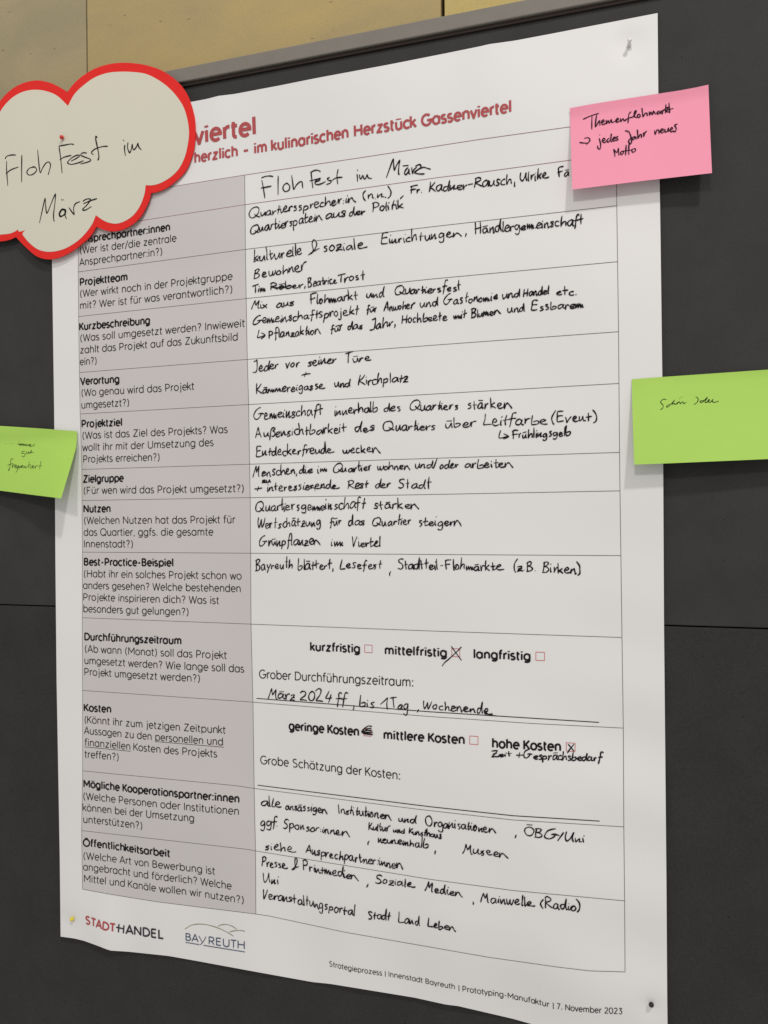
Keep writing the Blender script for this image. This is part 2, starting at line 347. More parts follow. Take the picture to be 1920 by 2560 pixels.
def print_line(name, surf, text, p0, p1, cap, m, parent, bold=False, hw=None, slant=0.0):
    a = surf.xz(*p0); b = surf.xz(*p1); u = surf.xz(p0[0], p0[1]-cap); hgt = u[1]-a[1]
    out, W = layout(text, bold); ink = Ink(surf)
    ex = ((b[0]-a[0])/W, (b[1]-a[1])/W)
    hw = hw or hgt*(0.113 if bold else 0.061)
    for x0, sts in out:
        for st in sts:
            pts = [(a[0]+ex[0]*(x0+x)+slant*hgt*y, a[1]+ex[1]*(x0+x)+hgt*y) for x, y in st]
            if len(pts) == 2 and abs(st[0][1]-st[1][1]) < .2 and st[0][0] == st[1][0]: ink.stroke(pts, hw*1.22); continue
            cur = [pts[0]]; ext = 0
            for i in range(1, len(pts)):
                cur.append(pts[i])
                if i < len(pts)-1:
                    d1 = (pts[i][0]-pts[i-1][0], pts[i][1]-pts[i-1][1]); d2 = (pts[i+1][0]-pts[i][0], pts[i+1][1]-pts[i][1])
                    l1, l2 = math.hypot(*d1), math.hypot(*d2)
                    if l1*l2 > 0 and (d1[0]*d2[0]+d1[1]*d2[1])/(l1*l2) < 0.62:
                        e = hw*0.75
                        cur[-1] = (pts[i][0]+d1[0]/l1*e, pts[i][1]+d1[1]/l1*e); ink.stroke(cur, hw)
                        cur = [(pts[i][0]-d2[0]/l2*e, pts[i][1]-d2[1]/l2*e)]
            ink.stroke(cur, hw)
    return ink.build(name, m, parent)

# ------------------------------------------------------------------ handwriting (x-height about .5)
HW = {
 'a': (.46, [[(.40,.42),(.27,.50),(.08,.38),(.02,.14),(.13,.0),(.30,.12),(.41,.44),(.40,.16),(.46,.02),(.52,.05)]]),
 'b': (.44, [[(.04,1.0),(.02,.5),(.03,.04),(.20,-.01),(.38,.10),(.42,.28),(.32,.40),(.12,.30)]]),
 'c': (.34, [[(.34,.44),(.20,.50),(.05,.36),(.03,.14),(.14,.0),(.36,.06)]]),
 'd': (.46, [[(.36,.40),(.24,.46),(.06,.34),(.03,.12),(.14,.0),(.30,.14),(.44,.98),(.42,.40),(.44,.05),(.50,.02)]]),
 'e': (.40, [[(.05,.20),(.24,.24),(.36,.36),(.28,.48),(.12,.42),(.03,.20),(.12,.02),(.28,.0),(.44,.10)]]),
 'f': (.34, [[(.42,.90),(.34,1.0),(.22,.90),(.17,.5),(.12,-.05),(.08,-.25)],[(.0,.42),(.20,.46),(.38,.48)]]),
 'g': (.44, [[(.38,.42),(.24,.50),(.06,.36),(.04,.14),(.18,.04),(.34,.20),(.40,.44),(.42,.05),(.36,-.35),(.18,-.42),(.04,-.30)]]),
 'h': (.44, [[(.06,1.0),(.05,.5),(.03,.0),(.10,.22),(.24,.44),(.36,.42),(.38,.20),(.40,.0)]]),
 'i': (.12, [[(.05,.46),(.04,.2),(.08,.0)],[(.08,.72),(.10,.69)]]),
 'j': (.16, [[(.10,.46),(.14,.0),(.10,-.35),(-.02,-.42),(-.10,-.30)],[(.12,.72),(.14,.69)]]),
 'k': (.40, [[(.06,1.0),(.05,.5),(.03,.0)],[(.38,.50),(.20,.34),(.06,.22),(.22,.14),(.42,.0)]]),
 'l': (.12, [[(.06,1.0),(.05,.5),(.05,.06),(.12,.0)]]),
 'm': (.60, [[(.02,.46),(.05,.02),(.18,.42),(.24,.04),(.38,.40),(.44,.02),(.54,.30),(.56,.05),(.64,.04)]]),
 'n': (.40, [[(.02,.46),(.04,.02),(.16,.22),(.28,.42),(.30,.04),(.44,.06)]]),
 'o': (.38, [[(.22,.48),(.06,.36),(.02,.16),(.14,.0),(.30,.08),(.36,.30),(.26,.46),(.16,.46)]]),
 'p': (.42, [[(.04,.46),(.03,.0),(.02,-.42)],[(.03,.28),(.18,.46),(.36,.40),(.36,.16),(.20,.02),(.05,.06)]]),
 'q': (.42, [[(.38,.42),(.20,.48),(.04,.30),(.10,.06),(.30,.12),(.38,.44),(.38,-.42)]]),
 'r': (.30, [[(.03,.46),(.06,.20),(.06,.0),(.10,.26),(.20,.44),(.34,.46)]]),
 's': (.34, [[(.34,.46),(.20,.50),(.08,.40),(.18,.28),(.30,.16),(.22,.02),(.02,.0)]]),
 't': (.32, [[(.18,.90),(.14,.45),(.14,.02)],[(.0,.46),(.18,.50),(.38,.52)]]),
 'u': (.42, [[(.02,.46),(.03,.14),(.12,.0),(.26,.12),(.36,.44),(.37,.14),(.44,.0)]]),
 'v': (.36, [[(.02,.46),(.10,.20),(.14,.0),(.22,.24),(.36,.48)]]),
 'w': (.56, [[(.02,.48),(.05,.14),(.14,.0),(.24,.14),(.29,.40),(.34,.10),(.42,.02),(.52,.20),(.56,.48)]]),
 'x': (.36, [[(.04,.46),(.20,.22),(.36,.0)],[(.36,.48),(.18,.20),(.02,.0)]]),
 'y': (.40, [[(.03,.46),(.10,.16),(.22,.12)],[(.40,.48),(.22,.05),(.06,-.38)]]),
 'z': (.40, [[(.04,.42),(.20,.50),(.34,.44),(.20,.22),(.02,.02),(.04,.0),(.24,.04),(.42,.0)],[(.06,.22),(.22,.26),(.36,.26)]]),
 'ß': (.46, [[(.02,-.38),(.06,.2),(.10,.70),(.24,.92),(.38,.80),(.22,.52),(.38,.40),(.38,.12),(.20,.0),(.14,.04)]]),
 'Q': (.86, [[(.52,.98),(.20,.84),(.0,.42),(.10,.04),(.42,.0),(.78,.34),(.80,.74),(.58,.98),(.40,.90)],[(.46,.34),(.64,.14),(.90,.0)]]),
 'F': (.56, [[(.02,.86),(.26,.98),(.60,.98)],[(.10,.92),(.10,.5),(.12,.0)],[(.0,.46),(.26,.50),(.48,.56)]]),
 'K': (.52, [[(.10,1.0),(.07,.5),(.06,.0)],[(.50,.96),(.28,.60),(.08,.42),(.28,.26),(.56,.02)]]),
 'R': (.56, [[(.08,.90),(.08,.45),(.06,.0)],[(.0,.88),(.24,1.0),(.48,.86),(.40,.60),(.10,.46),(.30,.28),(.60,.04)]]),
 'U': (.60, [[(.04,.98),(.0,.40),(.12,.04),(.30,.20),(.46,.70),(.54,.98),(.48,.40),(.56,.02)]]),
 'P': (.48, [[(.10,.94),(.08,.45),(.06,.0)],[(.0,.88),(.24,1.0),(.46,.84),(.38,.56),(.08,.44)]]),
 'E': (.52, [[(.50,.94),(.26,.98),(.08,.90),(.06,.45),(.04,.06),(.28,.02),(.54,.06)],[(.06,.50),(.28,.54),(.46,.54)]]),
 'H': (.60, [[(.06,.96),(.06,.45),(.04,.0)],[(.50,1.0),(.50,.5),(.50,.0)],[(.0,.42),(.30,.46),(.60,.52)]]),
 'B': (.54, [[(.10,.94),(.08,.45),(.06,.0)],[(.02,.88),(.26,1.0),(.44,.86),(.30,.60),(.10,.50),(.36,.46),(.50,.24),(.34,.0),(-.02,-.04)]]),
 'T': (.56, [[(.0,.88),(.28,.96),(.62,1.0)],[(.30,.94),(.29,.5),(.30,.0)]]),
 'M': (.72, [[(.0,-.05),(.12,.40),(.26,1.0),(.30,.70),(.36,.46),(.46,.70),(.58,1.0),(.58,.5),(.60,.04),(.68,.0)]]),
 'G': (.82, [[(.62,.98),(.46,.96),(.16,.70),(.0,.32),(.06,.04),(.30,.0),(.58,.22),(.64,.44)],[(.38,.42),(.66,.46),(.88,.42)]]),
 'J': (.46, [[(.14,.94),(.30,.98),(.44,1.0),(.42,.5),(.38,.06),(.22,-.10),(.0,-.06)]]),
 'A': (.60, [[(.0,-.02),(.16,.50),(.32,1.0),(.42,.50),(.54,.0)],[(.06,.32),(.30,.36),(.52,.36)]]),
 'I': (.16, [[(.04,1.0),(.05,.5),(.08,.0)]]),
 'S': (.46, [[(.48,.88),(.34,1.0),(.12,.88),(.12,.64),(.32,.48),(.40,.22),(.24,.0),(.0,.06)]]),
 'L': (.48, [[(.10,1.0),(.06,.5),(.02,.04),(.24,.02),(.50,.06)]]),
 'V': (.48, [[(.02,1.0),(.08,.50),(.16,.0),(.30,.50),(.46,.98)]]),
 'W': (.72, [[(.04,1.0),(.06,.45),(.14,.02),(.28,.40),(.36,.80),(.38,.30),(.48,.02),(.62,.40),(.72,.96)]]),
 'O': (.64, [[(.34,.96),(.12,.80),(.02,.42),(.14,.06),(.38,.02),(.58,.30),(.58,.70),(.38,.94),(.26,.90)]]),
 'Z': (.56, [[(.04,.86),(.28,.98),(.50,.88),(.26,.44),(.0,.02),(.28,.06),(.60,.0)],[(.10,.44),(.44,.52)]]),
 '+': (.44, [[(.24,.52),(.20,.0)],[(.0,.24),(.24,.28),(.50,.30)]]),
 '&': (.60, [[(.02,-.02),(.30,.20),(.46,.60),(.44,.94),(.32,1.0),(.26,.76),(.28,.30),(.24,.04),(.10,.04),(.26,.16),(.62,.26)]]),
 '(': (.24, [[(.26,1.05),(.08,.75),(.02,.40),(.06,.05),(.18,-.14)]]), ')': (.24, [[(.02,1.05),(.20,.75),(.24,.40),(.18,.05),(.02,-.14)]]),
 '.': (.10, [[(.04,.04),(.07,.0)]]), ',': (.12, [[(.08,.12),(.06,-.05),(.03,-.24)]]), ':': (.12, [[(.05,.06),(.08,.02)],[(.06,.40),(.09,.36)]]),
 '-': (.34, [[(.04,.36),(.32,.38)]]), '/': (.40, [[(.40,1.05),(.20,.45),(.0,-.15)]]),
 '1': (.34, [[(.0,.36),(.16,.72),(.28,1.0),(.30,.5),(.32,.0)]]), '2': (.52, [[(.04,.80),(.22,1.0),(.42,.88),(.34,.54),(.10,.20),(.02,.04),(.26,.06),(.54,.0)]]),
 '0': (.50, [[(.30,.94),(.10,.76),(.04,.38),(.16,.06),(.36,.06),(.48,.40),(.42,.80),(.26,.94)]]),
 '4': (.48, [[(.22,1.0),(.10,.64),(.02,.34),(.24,.34),(.50,.40)],[(.40,.70),(.34,.30),(.30,-.10)]]),
}
for c, b, w_ in (('ä', 'a', .24), ('ö', 'o', .20), ('ü', 'u', .20), ('Ö', 'O', .32)):
    w0, st = HW[b]; y = .68 if b.islower() else 1.16
    HW[c] = (w0, st+[[(w_-.16, y), (w_+.20, y+.03)]])
ALT = {
 'e': [[(.04,.24),(.22,.26),(.32,.40),(.20,.50),(.06,.34),(.05,.12),(.20,.0),(.44,.06)]],
 'n': [[(.03,.44),(.04,.02),(.06,.20),(.20,.46),(.28,.40),(.32,.12),(.36,.0),(.42,.06)]],
 'r': [[(.02,.44),(.05,.02),(.08,.24),(.18,.42),(.30,.40)]],
 's': [[(.30,.48),(.12,.46),(.10,.34),(.26,.22),(.26,.06),(.08,-.02)]],
 'i': [[(.04,.44),(.05,.02),(.12,.02)],[(.10,.76),(.09,.70)]],
 't': [[(.16,.94),(.15,.4),(.18,.0)],[(.02,.50),(.34,.54)]],
}
NTAIL = [[(.02,.46),(.03,.0),(.12,.30),(.24,.44),(.34,.36),(.50,.10),(.64,-.06)]]
def hand(ink, text, p0, p1, cap, hw=0.00054, slant=0.03):
    surf = ink.surf
    a = surf.xz(*p0); b = surf.xz(*p1); u = surf.xz(p0[0], p0[1]-cap); hgt = (u[1]-a[1])
    x = 0.0; out = []
    for i, ch in enumerate(text):
        w_, st = HW[ch]
        if ch in ALT and random.random() < .45: st = ALT[ch]
        if ch == 'n' and i == len(text)-1 and len(text) > 3: st = NTAIL; w_ = .60
        if i == len(text)-1 and len(text) > 4 and random.random() < .6:
            if ch == 'e': st = [[(.04,.22),(.24,.26),(.34,.38),(.22,.50),(.06,.34),(.05,.10),(.22,.0),(.48,.02),(.66,.08)]]; w_ = .58
            if ch == 'r': st = [[(.03,.46),(.05,.0),(.12,.34),(.26,.58),(.46,.62)]]; w_ = .40
        if ch == 't' and i+1 < len(text) and text[i+1] == 'i':
            st = [[(.16,1.0),(.12,.5),(.10,.02)],[(.0,.46),(.16,.50),(.30,.50)]]; w_ = .22
        if ch == 'F' and i: x += .05
        out.append((x, st)); x += w_+.085+random.uniform(-.045, .055)
    W = x-.085
    ex = ((b[0]-a[0])/W, (b[1]-a[1])/W)
    prev = None
    for i, (x0, sts) in enumerate(out):
        if prev and text[i-1] in 'adehiklmntu' and text[i] in 'eimnorsuv' and random.random() < .6:
            q0 = prev; q1 = (x0+sts[0][0][0], sts[0][0][1]*random.uniform(.9, 1.0))
            if q1[0]-q0[0] < .45:
                st = catmull([q0, (q0[0]+(q1[0]-q0[0])*.45, q0[1]+(q1[1]-q0[1])*.3-.02), q1], 3)
                ink.stroke([(a[0]+ex[0]*x+slant*hgt*y, a[1]+ex[1]*x+hgt*y) for x, y in st], hw*.75)
        prev = (x0+sts[0][-1][0], sts[0][-1][1])
        dy = random.uniform(-.07, .07); sx = random.uniform(.90, 1.10); sy = random.uniform(.80, 1.20); sl = slant+random.uniform(-.10, .10)
        j = lambda: random.uniform(-.031, .031)
        for st in sts:
            q = catmull([((x+j()), (y+j())) for x, y in st], 4)
            ink.stroke([(a[0]+ex[0]*(x0+x*sx)+sl*hgt*y, a[1]+ex[1]*(x0+x*sx)+hgt*(y*sy+dy)) for x, y in q], hw*random.uniform(.86, 1.14), cap=True, taper=True)
def trace(ink, tile, strokes, hw=0.0004):
    for st in strokes:
        q = catmull([T(tile, *p) for p in st], 4)
        ink.stroke([ink.surf.xz(*p) for p in q], hw*random.uniform(.9, 1.1), cap=True, taper=True)

# ------------------------------------------------------------------ wall and pinboard
WALL = 0.034
wallS = Surf(lambda x, z: -WALL)
wall = empty('wall', (0, WALL, ZC+0.5)); tag(wall, kind='structure')
j1 = wallS.xz(216, 100)[0]; j2 = wallS.xz(1106.5, 20)[0]
z0, z1 = 0.55, ZC+0.95
box('stone_slab', j1+0.0010, j2-0.0018, WALL, WALL+0.03, z0, z1, M['stone_b'], wall, 0.0008)
box('stone_slab', j1-0.62, j1-0.0010, WALL+0.0006, WALL+0.03, z0, z1, M['stone_a'], wall, 0.0008)
box('stone_slab', j2+0.0018, j2+0.62, WALL-0.0004, WALL+0.03, z0, z1, M['stone_c'], wall, 0.0008)
box('wall_backing', j1-0.62, j2+0.62, WALL+0.014, WALL+0.05, z0+0.01, z1-0.01, M['joint'], wall)

rail = 0.0045
railS = Surf(lambda x, z: rail)
ztop = (railS.xz(700, 119.4)[1]+railS.xz(1290, 4)[1])/2+ZC
zbot = (railS.xz(700, 158.5)[1]+railS.xz(1290, 42)[1])/2+ZC
seam = P0(960, 1542)[1]+ZC
XL, XR = P0(-420, 1280)[0], P0(2300, 1280)[0]
board = empty('pinboard', (0, 0, seam))
tag(board, 'charcoal felt pinboard with a grey metal top rail behind the poster', 'pinboard')
box('felt_panel', XL, XR, 0.0, 0.02, seam+0.0006, zbot+0.004, M['felt'], board, 0.0009)
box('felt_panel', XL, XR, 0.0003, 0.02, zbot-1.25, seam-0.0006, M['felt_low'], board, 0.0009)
box('backing_board', XL+0.002, XR-0.002, 0.012, 0.024, zbot-1.245, zbot+0.002, M['joint'], board)
box('top_rail', XL-0.004, XR+0.004, -rail, 0.026, zbot, ztop, M['alu'], board, 0.0012)
box('rail_shade_strip', XL, XR, -0.0022, 0.004, zbot-0.0036, zbot-0.0001, M['joint'], board, 0.0004)  # added dark strip: stands in for the shade under the rail

# ------------------------------------------------------------------ poster
TL = {
 'A1': (0, 0, 2.37), 'B1': (600, 0, 2.37), 'C1': (1200, 0, 2.304), 'A': (150, 500, 3.318), 'T5': (600, 380, 3.318), 'T6': (1050, 380, 3.016),
 'D': (600, 680, 3.318), 'E': (1050, 680, 3.016), 'C': (150, 800, 3.318), 'F': (600, 980, 3.318), 'G': (1050, 980, 3.016),
 'H': (150, 1150, 3.318), 'I': (600, 1300, 3.318), 'J': (1050, 1330, 3.016), 'K': (150, 1540, 3.318), 'P': (600, 1640, 3.318),
 'Q': (1050, 1640, 3.016), 'L': (150, 1900, 3.318), 'M': (600, 1940, 3.318), 'N': (1050, 1980, 3.016), 'U': (780, 2330, 3.318),
 'V': (1220, 2330, 3.318), 'W': (0, 1020, 5.53), 'X': (1520, 880, 4.148), 'Y': (1350, 180, 3.318), 'Z': (0, 300, 4.608)}
bx, bz = P0(1235, 2300); zA = P0(960, 1480)[1]; zB = P0(960, 2150)[1]
cx_, cz_ = P0(276, 2372); rx_, rz_ = P0(1669, 2520); lx_, lz_ = P0(138, 1450); tx_, tz_ = P0(545, 238); t2x, t2z = P0(1225, 108)
PINS = [P0(179.7, 2297.5), P0(1628.4, 2511.7), P0(1573, 112)]
def poster_h(x, z):
    low = sst(zA, zB, z)
    d = 0.0026
    d += 0.0085*g((x-bx)/0.13)*low
    d += 0.0060*g((x-cx_)/0.020)*g((z-cz_)/0.055)
    d += 0.0025*g((x-lx_)/0.03)*g((z-lz_)/0.22)
    d += 0.0014*g((x-tx_)/0.022)*g((z-tz_)/0.05)+0.0016*g((x-t2x)/0.028)*g((z-t2z)/0.06)
    d += 0.0019*math.sin(x*17+1.0+z*3)*math.sin(z*8.3+0.4)+0.0007*math.sin(x*37+z*9)+0.0005*math.sin(z*43+x*11)
    d += 0.0018*g((z+0.02)/0.16)*g((x+0.12)/0.2)
    d += 0.0085*max(0.0, min(1.2, (z-0.24)/0.2))*g((x+0.30)/0.25)
    d -= 0.0075*g((x-bx-0.01)/0.12)*sst(-0.35, -0.46, z)*low
    d += 0.0011*math.sin(z*74+x*13)*g((x-rx_+0.02)/0.07)*sst(0.05, -0.2, z)
    d += 0.0012*math.sin(x*62+z*6)*sst(-0.22, -0.42, z)
    for qx, qz in PINS: d -= 0.0016*g(math.hypot(x-qx, z-qz)/0.011)
    return max(d, 0.0006)
PS = Surf(poster_h)
pc = P0(900, 1300)
poster = empty('poster', (pc[0], -0.002, ZC-0.45))
tag(poster, 'large white printed form poster covered in black handwriting', 'poster')
top = [(128, 321), (476.4, 255), (519, 247), (544, 240), (586, 235), (700, 213.5), (785.6, 196.2), (971, 161.6), (1110.5, 134), (1200, 115.8), (1222, 110.5), (1287, 101.5), (1380, 84), (1644, 32.6)]
left = [(128, 321), (130, 650), (135.3, 1020), (137.6, 1240), (138.5, 1400), (140.3, 1580), (141.5, 1700), (146, 1950), (149.5, 2150), (151.5, 2341.5)]
right = [(1644, 32.6), (1645.7, 230), (1651.4, 600), (1655.7, 942), (1657.9, 1159), (1660, 1568), (1662.8, 1850), (1666, 2200), (1668, 2500), (1669.5, 2616)]
bottom = [(151.5, 2341.5), (185, 2346), (210, 2352), (246, 2365), (273.6, 2376.2), (292, 2377.5), (318.8, 2379), (421, 2389.8), (481.5, 2400.5), (620, 2426), (780, 2455), (825, 2459.6), (930.7, 2476.8), (1036, 2494), (1114.5, 2511.4), (1144.7, 2515), (1280, 2546.4), (1328.5, 2560), (1450, 2590), (1560, 2607), (1669.5, 2616)]
sheet('paper', PS, top, right, bottom, left, 130, 180, M['paper'], poster)

rows = [
 [(196, 505), (428, 467), (611.8, 437.6), (900, 394.5), (1200, 348.5), (1424.8, 317.3), (1538, 301)],
 [(196, 577), (346, 552.7), (612.3, 511.8), (1100, 443.3), (1200, 431), (1427.4, 400.2), (1541, 384.5)],
 [(195.8, 680), (613.6, 623.5), (1075, 567.5), (1542, 514.3)],
 [(196.7, 791.4), (615.6, 746.5), (1075, 698), (1544, 654.2)],
 [(198.8, 931.4), (618.4, 898.6), (1075, 863.5), (1546.4, 829.2)],
 [(200.6, 1035), (621.8, 1011.3), (1075, 985.5), (1547.4, 958.5)],
 [(205, 1173.7), (624, 1160.5), (1075, 1146), (1549, 1130.9)],
 [(205.2, 1251.3), (625.6, 1244), (1075, 1236.2), (1550, 1227)],
 [(206.4, 1380.3), (626.8, 1383), (1075, 1386), (1552.3, 1389)],
 [(205.8, 1544.2), (627.7, 1560.2), (1075, 1577.2), (1555, 1593.6)],
 [(206.7, 1726), (632.5, 1755.2), (1075, 1791.2), (1330, 1808.5), (1558.3, 1820)],
 [(206.9, 1927), (409, 1946.5), (590, 1964), (635.5, 1970.8), (1050, 2023.5), (1282, 2049.6), (1559.6, 2066.9)],
 [(204.3, 2076.3), (617, 2123), (638.9, 2127), (1075, 2198), (1282, 2226), (1561.6, 2251.9)],
 [(206.6, 2222.6), (270.5, 2234.5), (391, 2254), (639.8, 2284.9), (672, 2289.6), (861, 2330), (1220, 2392.7), (1400.8, 2418.3), (1476, 2427), (1562.7, 2429.5)]]
# shaded label column: a grid between the row lines
def row_at(r, x):
    for p, q in zip(r, r[1:]):
        if x <= q[0] or q is r[-1]: return p[1]+(q[1]-p[1])*(x-p[0])/(q[0]-p[0])
midx = [611.8, 612.7, 613.6, 615.6, 618.4, 621.8, 624, 625.6, 626.8, 627.7, 632.5, 635.5, 638.9, 639.8]
vs, fs = [], []; NXc = 36; yy = []
for k in range(13):
    n = 9
    for j in range(n+(1 if k == 12 else 0)):
        f = j/n; xl = rows[k][0][0]*(1-f)+rows[k+1][0][0]*f; xr = midx[k]*(1-f)+midx[k+1]*f
        for i in range(NXc+1):
            x = xl+(xr-xl)*i/NXc
            y = row_at(rows[k], min(x, midx[k]))*(1-f)+row_at(rows[k+1], min(x, midx[k+1]))*f
            vs.append(PS.pt(*PS.xz(x, y, 0.00012), 0.00012))
nr = len(vs)//(NXc+1)
fs = [(j*(NXc+1)+i, (j+1)*(NXc+1)+i, (j+1)*(NXc+1)+i+1, j*(NXc+1)+i+1) for j in range(nr-1) for i in range(NXc)]
mesh('shaded_column', vs, fs, M['shade'], poster, smooth=True)
def dense(pl, step=14):
    out = []
    for a, b in zip(pl, pl[1:]):
        n = max(1, int(math.hypot(b[0]-a[0], b[1]-a[1])/step))
        out += [(a[0]+(b[0]-a[0])*i/n, a[1]+(b[1]-a[1])*i/n) for i in range(n)]
    return out+[pl[-1]]
def rule(name, pl, m, hw):
    k = Ink(PS, 0.00022); k.stroke([PS.xz(*p) for p in dense(pl)], hw); return k.build(name, m, poster)
for i, r in enumerate(rows): rule('ruled_line', r, M['print_redline'] if i < 2 else M['print_line'], 0.00021)
rule('ruled_line', [(r[0][0], r[0][1]) for r in rows], M['print_line'], 0.00021)
rule('ruled_line', [(x, row_at(r, x)) for x, r in zip(midx, rows)], M['print_line'], 0.00022)
rule('ruled_line', [r[-1] for r in rows], M['print_line'], 0.00021)
rule('writing_line', [(641.3, 1745.8), (1075, 1779.3), (1497.6, 1805.8)], M['print_black'], 0.00038)
rule('writing_line', [(644.3, 1962.8), (1075, 2016.5), (1282, 2039), (1499.3, 2052.6)], M['print_black'], 0.00038)

# printed lines: tile, text, baseline start, baseline end, bold
body = 17.3
PR = [
 ('A', 'Ansprechpartner:innen', 165, 358, 918, 250, 1), ('A', '(Wer ist der/die zentrale', 162, 447, 970, 343, 0), ('A', 'Ansprechpartner:in?)', 162, 547, 855, 453, 0),
 ('A', 'Projektteam', 163, 711, 565, 664, 1), ('A', '(Wer wirkt noch in der Projektgruppe', 163, 806, 1435, 660, 0), ('A', 'mit? Wer ist für was verantwortlich?)', 163, 905, 1437, 768, 0),
 ('A', 'Kurzbeschreibung', 163, 1080, 750, 1026, 1), ('A', '(Was soll umgesetzt werden? Inwieweit', 165, 1175, 1537, 1050, 0), ('A', 'zahlt das Projekt auf das Zukunftsbild', 165, 1274, 1480, 1163, 0),
 ('C', 'ein?)', 165, 375, 310, 364, 0), ('C', 'Verortung', 170, 537, 497, 518, 1), ('C', '(Wo genau wird das Projekt', 175, 632, 1117, 577, 0), ('C', 'umgesetzt?)', 175, 734, 580, 712, 0),
 ('C', 'Projektziel', 177, 890, 520, 876, 1), ('C', '(Was ist das Ziel des Projekts? Was', 182, 986, 1395, 935, 0), ('C', 'wollt ihr mit der Umsetzung des', 185, 1086, 1278, 1043, 0), ('C', 'Projekts erreichen?)', 190, 1182, 833, 1165, 0),
 ('H', 'Zielgruppe', 190, 186, 530, 177, 1), ('H', '(Für wen wird das Projekt umgesetzt?)', 193, 281, 1532, 264, 0), ('H', 'Nutzen', 193, 433, 424, 430, 1),
 ('H', '(Welchen Nutzen hat das Projekt für', 196, 529, 1457, 523, 0), ('H', 'das Quartier, ggfs. die gesamte', 196, 627, 1275, 625, 0), ('H', 'Innenstadt?)', 196, 724, 612, 724, 0),
 ('H', 'Best-Practice-Beispiel', 196, 872, 946, 880, 1), ('H', '(Habt ihr ein solches Projekt schon wo', 194, 970, 1510, 990, 0), ('H', 'anders gesehen? Welche bestehenden', 190, 1067, 1505, 1095, 0),
 ('H', 'Projekte inspirieren dich? Was ist', 190, 1164, 1323, 1194, 0), ('H', 'besonders gut gelungen?)', 190, 1260, 1073, 1288, 0),
 ('K', 'Durchführungszeitraum', 200, 198, 1012, 233, 1), ('K', '(Ab wann (Monat) soll das Projekt', 203, 298, 1387, 355, 0), ('K', 'umgesetzt werden? Wie lange soll das', 200, 395, 1532, 468, 0),
 ('K', 'Projekt umgesetzt werden?)', 200, 489, 1168, 546, 0), ('K', 'Kosten', 200, 787, 430, 800, 1), ('K', '(Könnt ihr zum jetzigen Zeitpunkt', 200, 885, 1378, 975, 0),
 ('K', 'Aussagen zu den personellen und', 200, 976, 1358, 1073, 0), ('K', 'finanziellen Kosten des Projekts', 203, 1074, 1308, 1172, 0), ('K', 'treffen?)', 203, 1172, 493, 1198, 0),
 ('L', 'Mögliche Kooperationspartner:innen', 193, 222, 1493, 352, 1), ('L', '(Welche Personen oder Institutionen', 190, 325, 1490, 455, 0), ('L', 'können bei der Umsetzung', 190, 420, 1118, 512, 0),
 ('L', 'unterstützen?)', 190, 518, 690, 573, 0), ('L', 'Öffentlichkeitsarbeit', 190, 712, 917, 803, 1), ('L', '(Welche Art von Bewerbung ist', 190, 820, 1290, 950, 0),
 ('L', 'angebracht und förderlich? Welche', 190, 912, 1427, 1073, 0), ('L', 'Mittel und Kanäle wollen wir nutzen?)', 195, 1008, 1532, 1190, 0)]
for t, s, x0, y0, x1, y1, b in PR:
    print_line('printed_line', PS, s, T(TL[t], x0, y0), T(TL[t], x1, y1), body*(1.0 if b else 1.0), M['print_black'], poster, bold=bool(b))
print_line('printed_heading', PS, 'viertel', T(TL['A1'], 1152, 855), T(TL['A1'], 1524, 792), 40, M['print_red'], poster, bold=True)
print_line('printed_heading', PS, 'herzlich – im kulinarischen Herzstück Gassenviertel', T(TL['A1'], 1150, 965), T(TL['B1'], 1612, 661), 24, M['print_red'], poster, bold=True)
for s, a, b, c, bd in (
    ('kurzfristig', T(TL['I'], 585, 1081), T(TL['I'], 1000, 1099), 19.5, 1), ('mittelfristig', T(TL['I'], 1197, 1110), T(TL['J'], 207, 940), 20, 1),
    ('langfristig', T(TL['J'], 400, 948), T(TL['J'], 838, 966), 20.5, 1), ('Grober Durchführungszeitraum:', T(TL['P'], 157, 182), T(TL['P'], 1443, 253), 20.5, 0),
    ('geringe Kosten', T(TL['P'], 405, 610), T(TL['P'], 992, 660), 20, 1), ('mittlere Kosten', T(TL['P'], 1187, 684), T(TL['Q'], 342, 662), 20.5, 1),
    ('hohe Kosten', T(TL['Q'], 540, 687), T(TL['Q'], 1068, 714), 21.5, 1), ('Grobe Schätzung der Kosten:', T(TL['P'], 167, 893), T(TL['P'], 1335, 1025), 20, 0),
    ('Strategieprozess | Innenstadt Bayreuth', T(TL['U'], 140, 280), T(TL['U'], 1190, 473), 12.6, 0), ('| Prototyping-Manufaktur', T(TL['U'], 1213, 484), T(TL['V'], 510, 622), 13.4, 0),
    ('| 7. November 2023', T(TL['V'], 535, 630), T(TL['V'], 1118, 680), 13.8, 0)):
    print_line('printed_line', PS, s, a, b, c, M['print_black'], poster, bold=bool(bd))
def ul(t, pts): rule('underline', [T(TL[t], *p) for p in pts], M['print_black'], 0.00026)
ul('K', [(797, 1042), (1360, 1088)]); ul('K', [(203, 1085), (587, 1122)])
def tick(t, c, name='tick_box'):
    k = Ink(PS, 0.00024); q = [PS.xz(*T(TL[t], *p)) for p in c]
    for i in range(4): k.stroke([q[i], q[(i+1) % 4]], 0.00024, cap=True)
    k.build(name, M['box_red'], poster)
tick('I', [(1035, 1035), (1097, 1038), (1097, 1101), (1035, 1097)]); tick('J', [(240, 878), (300, 880), (300, 941), (240, 938)])
tick('J', [(874, 905), (939, 907), (939, 969), (874, 967)]); tick('P', [(1028, 597), (1087, 602), (1087, 666), (1028, 660)])
tick('Q', [(376, 602), (438, 607), (437, 668), (375, 663)]); tick('Q', [(1103, 653), (1170, 657), (1169, 721), (1103, 715)])

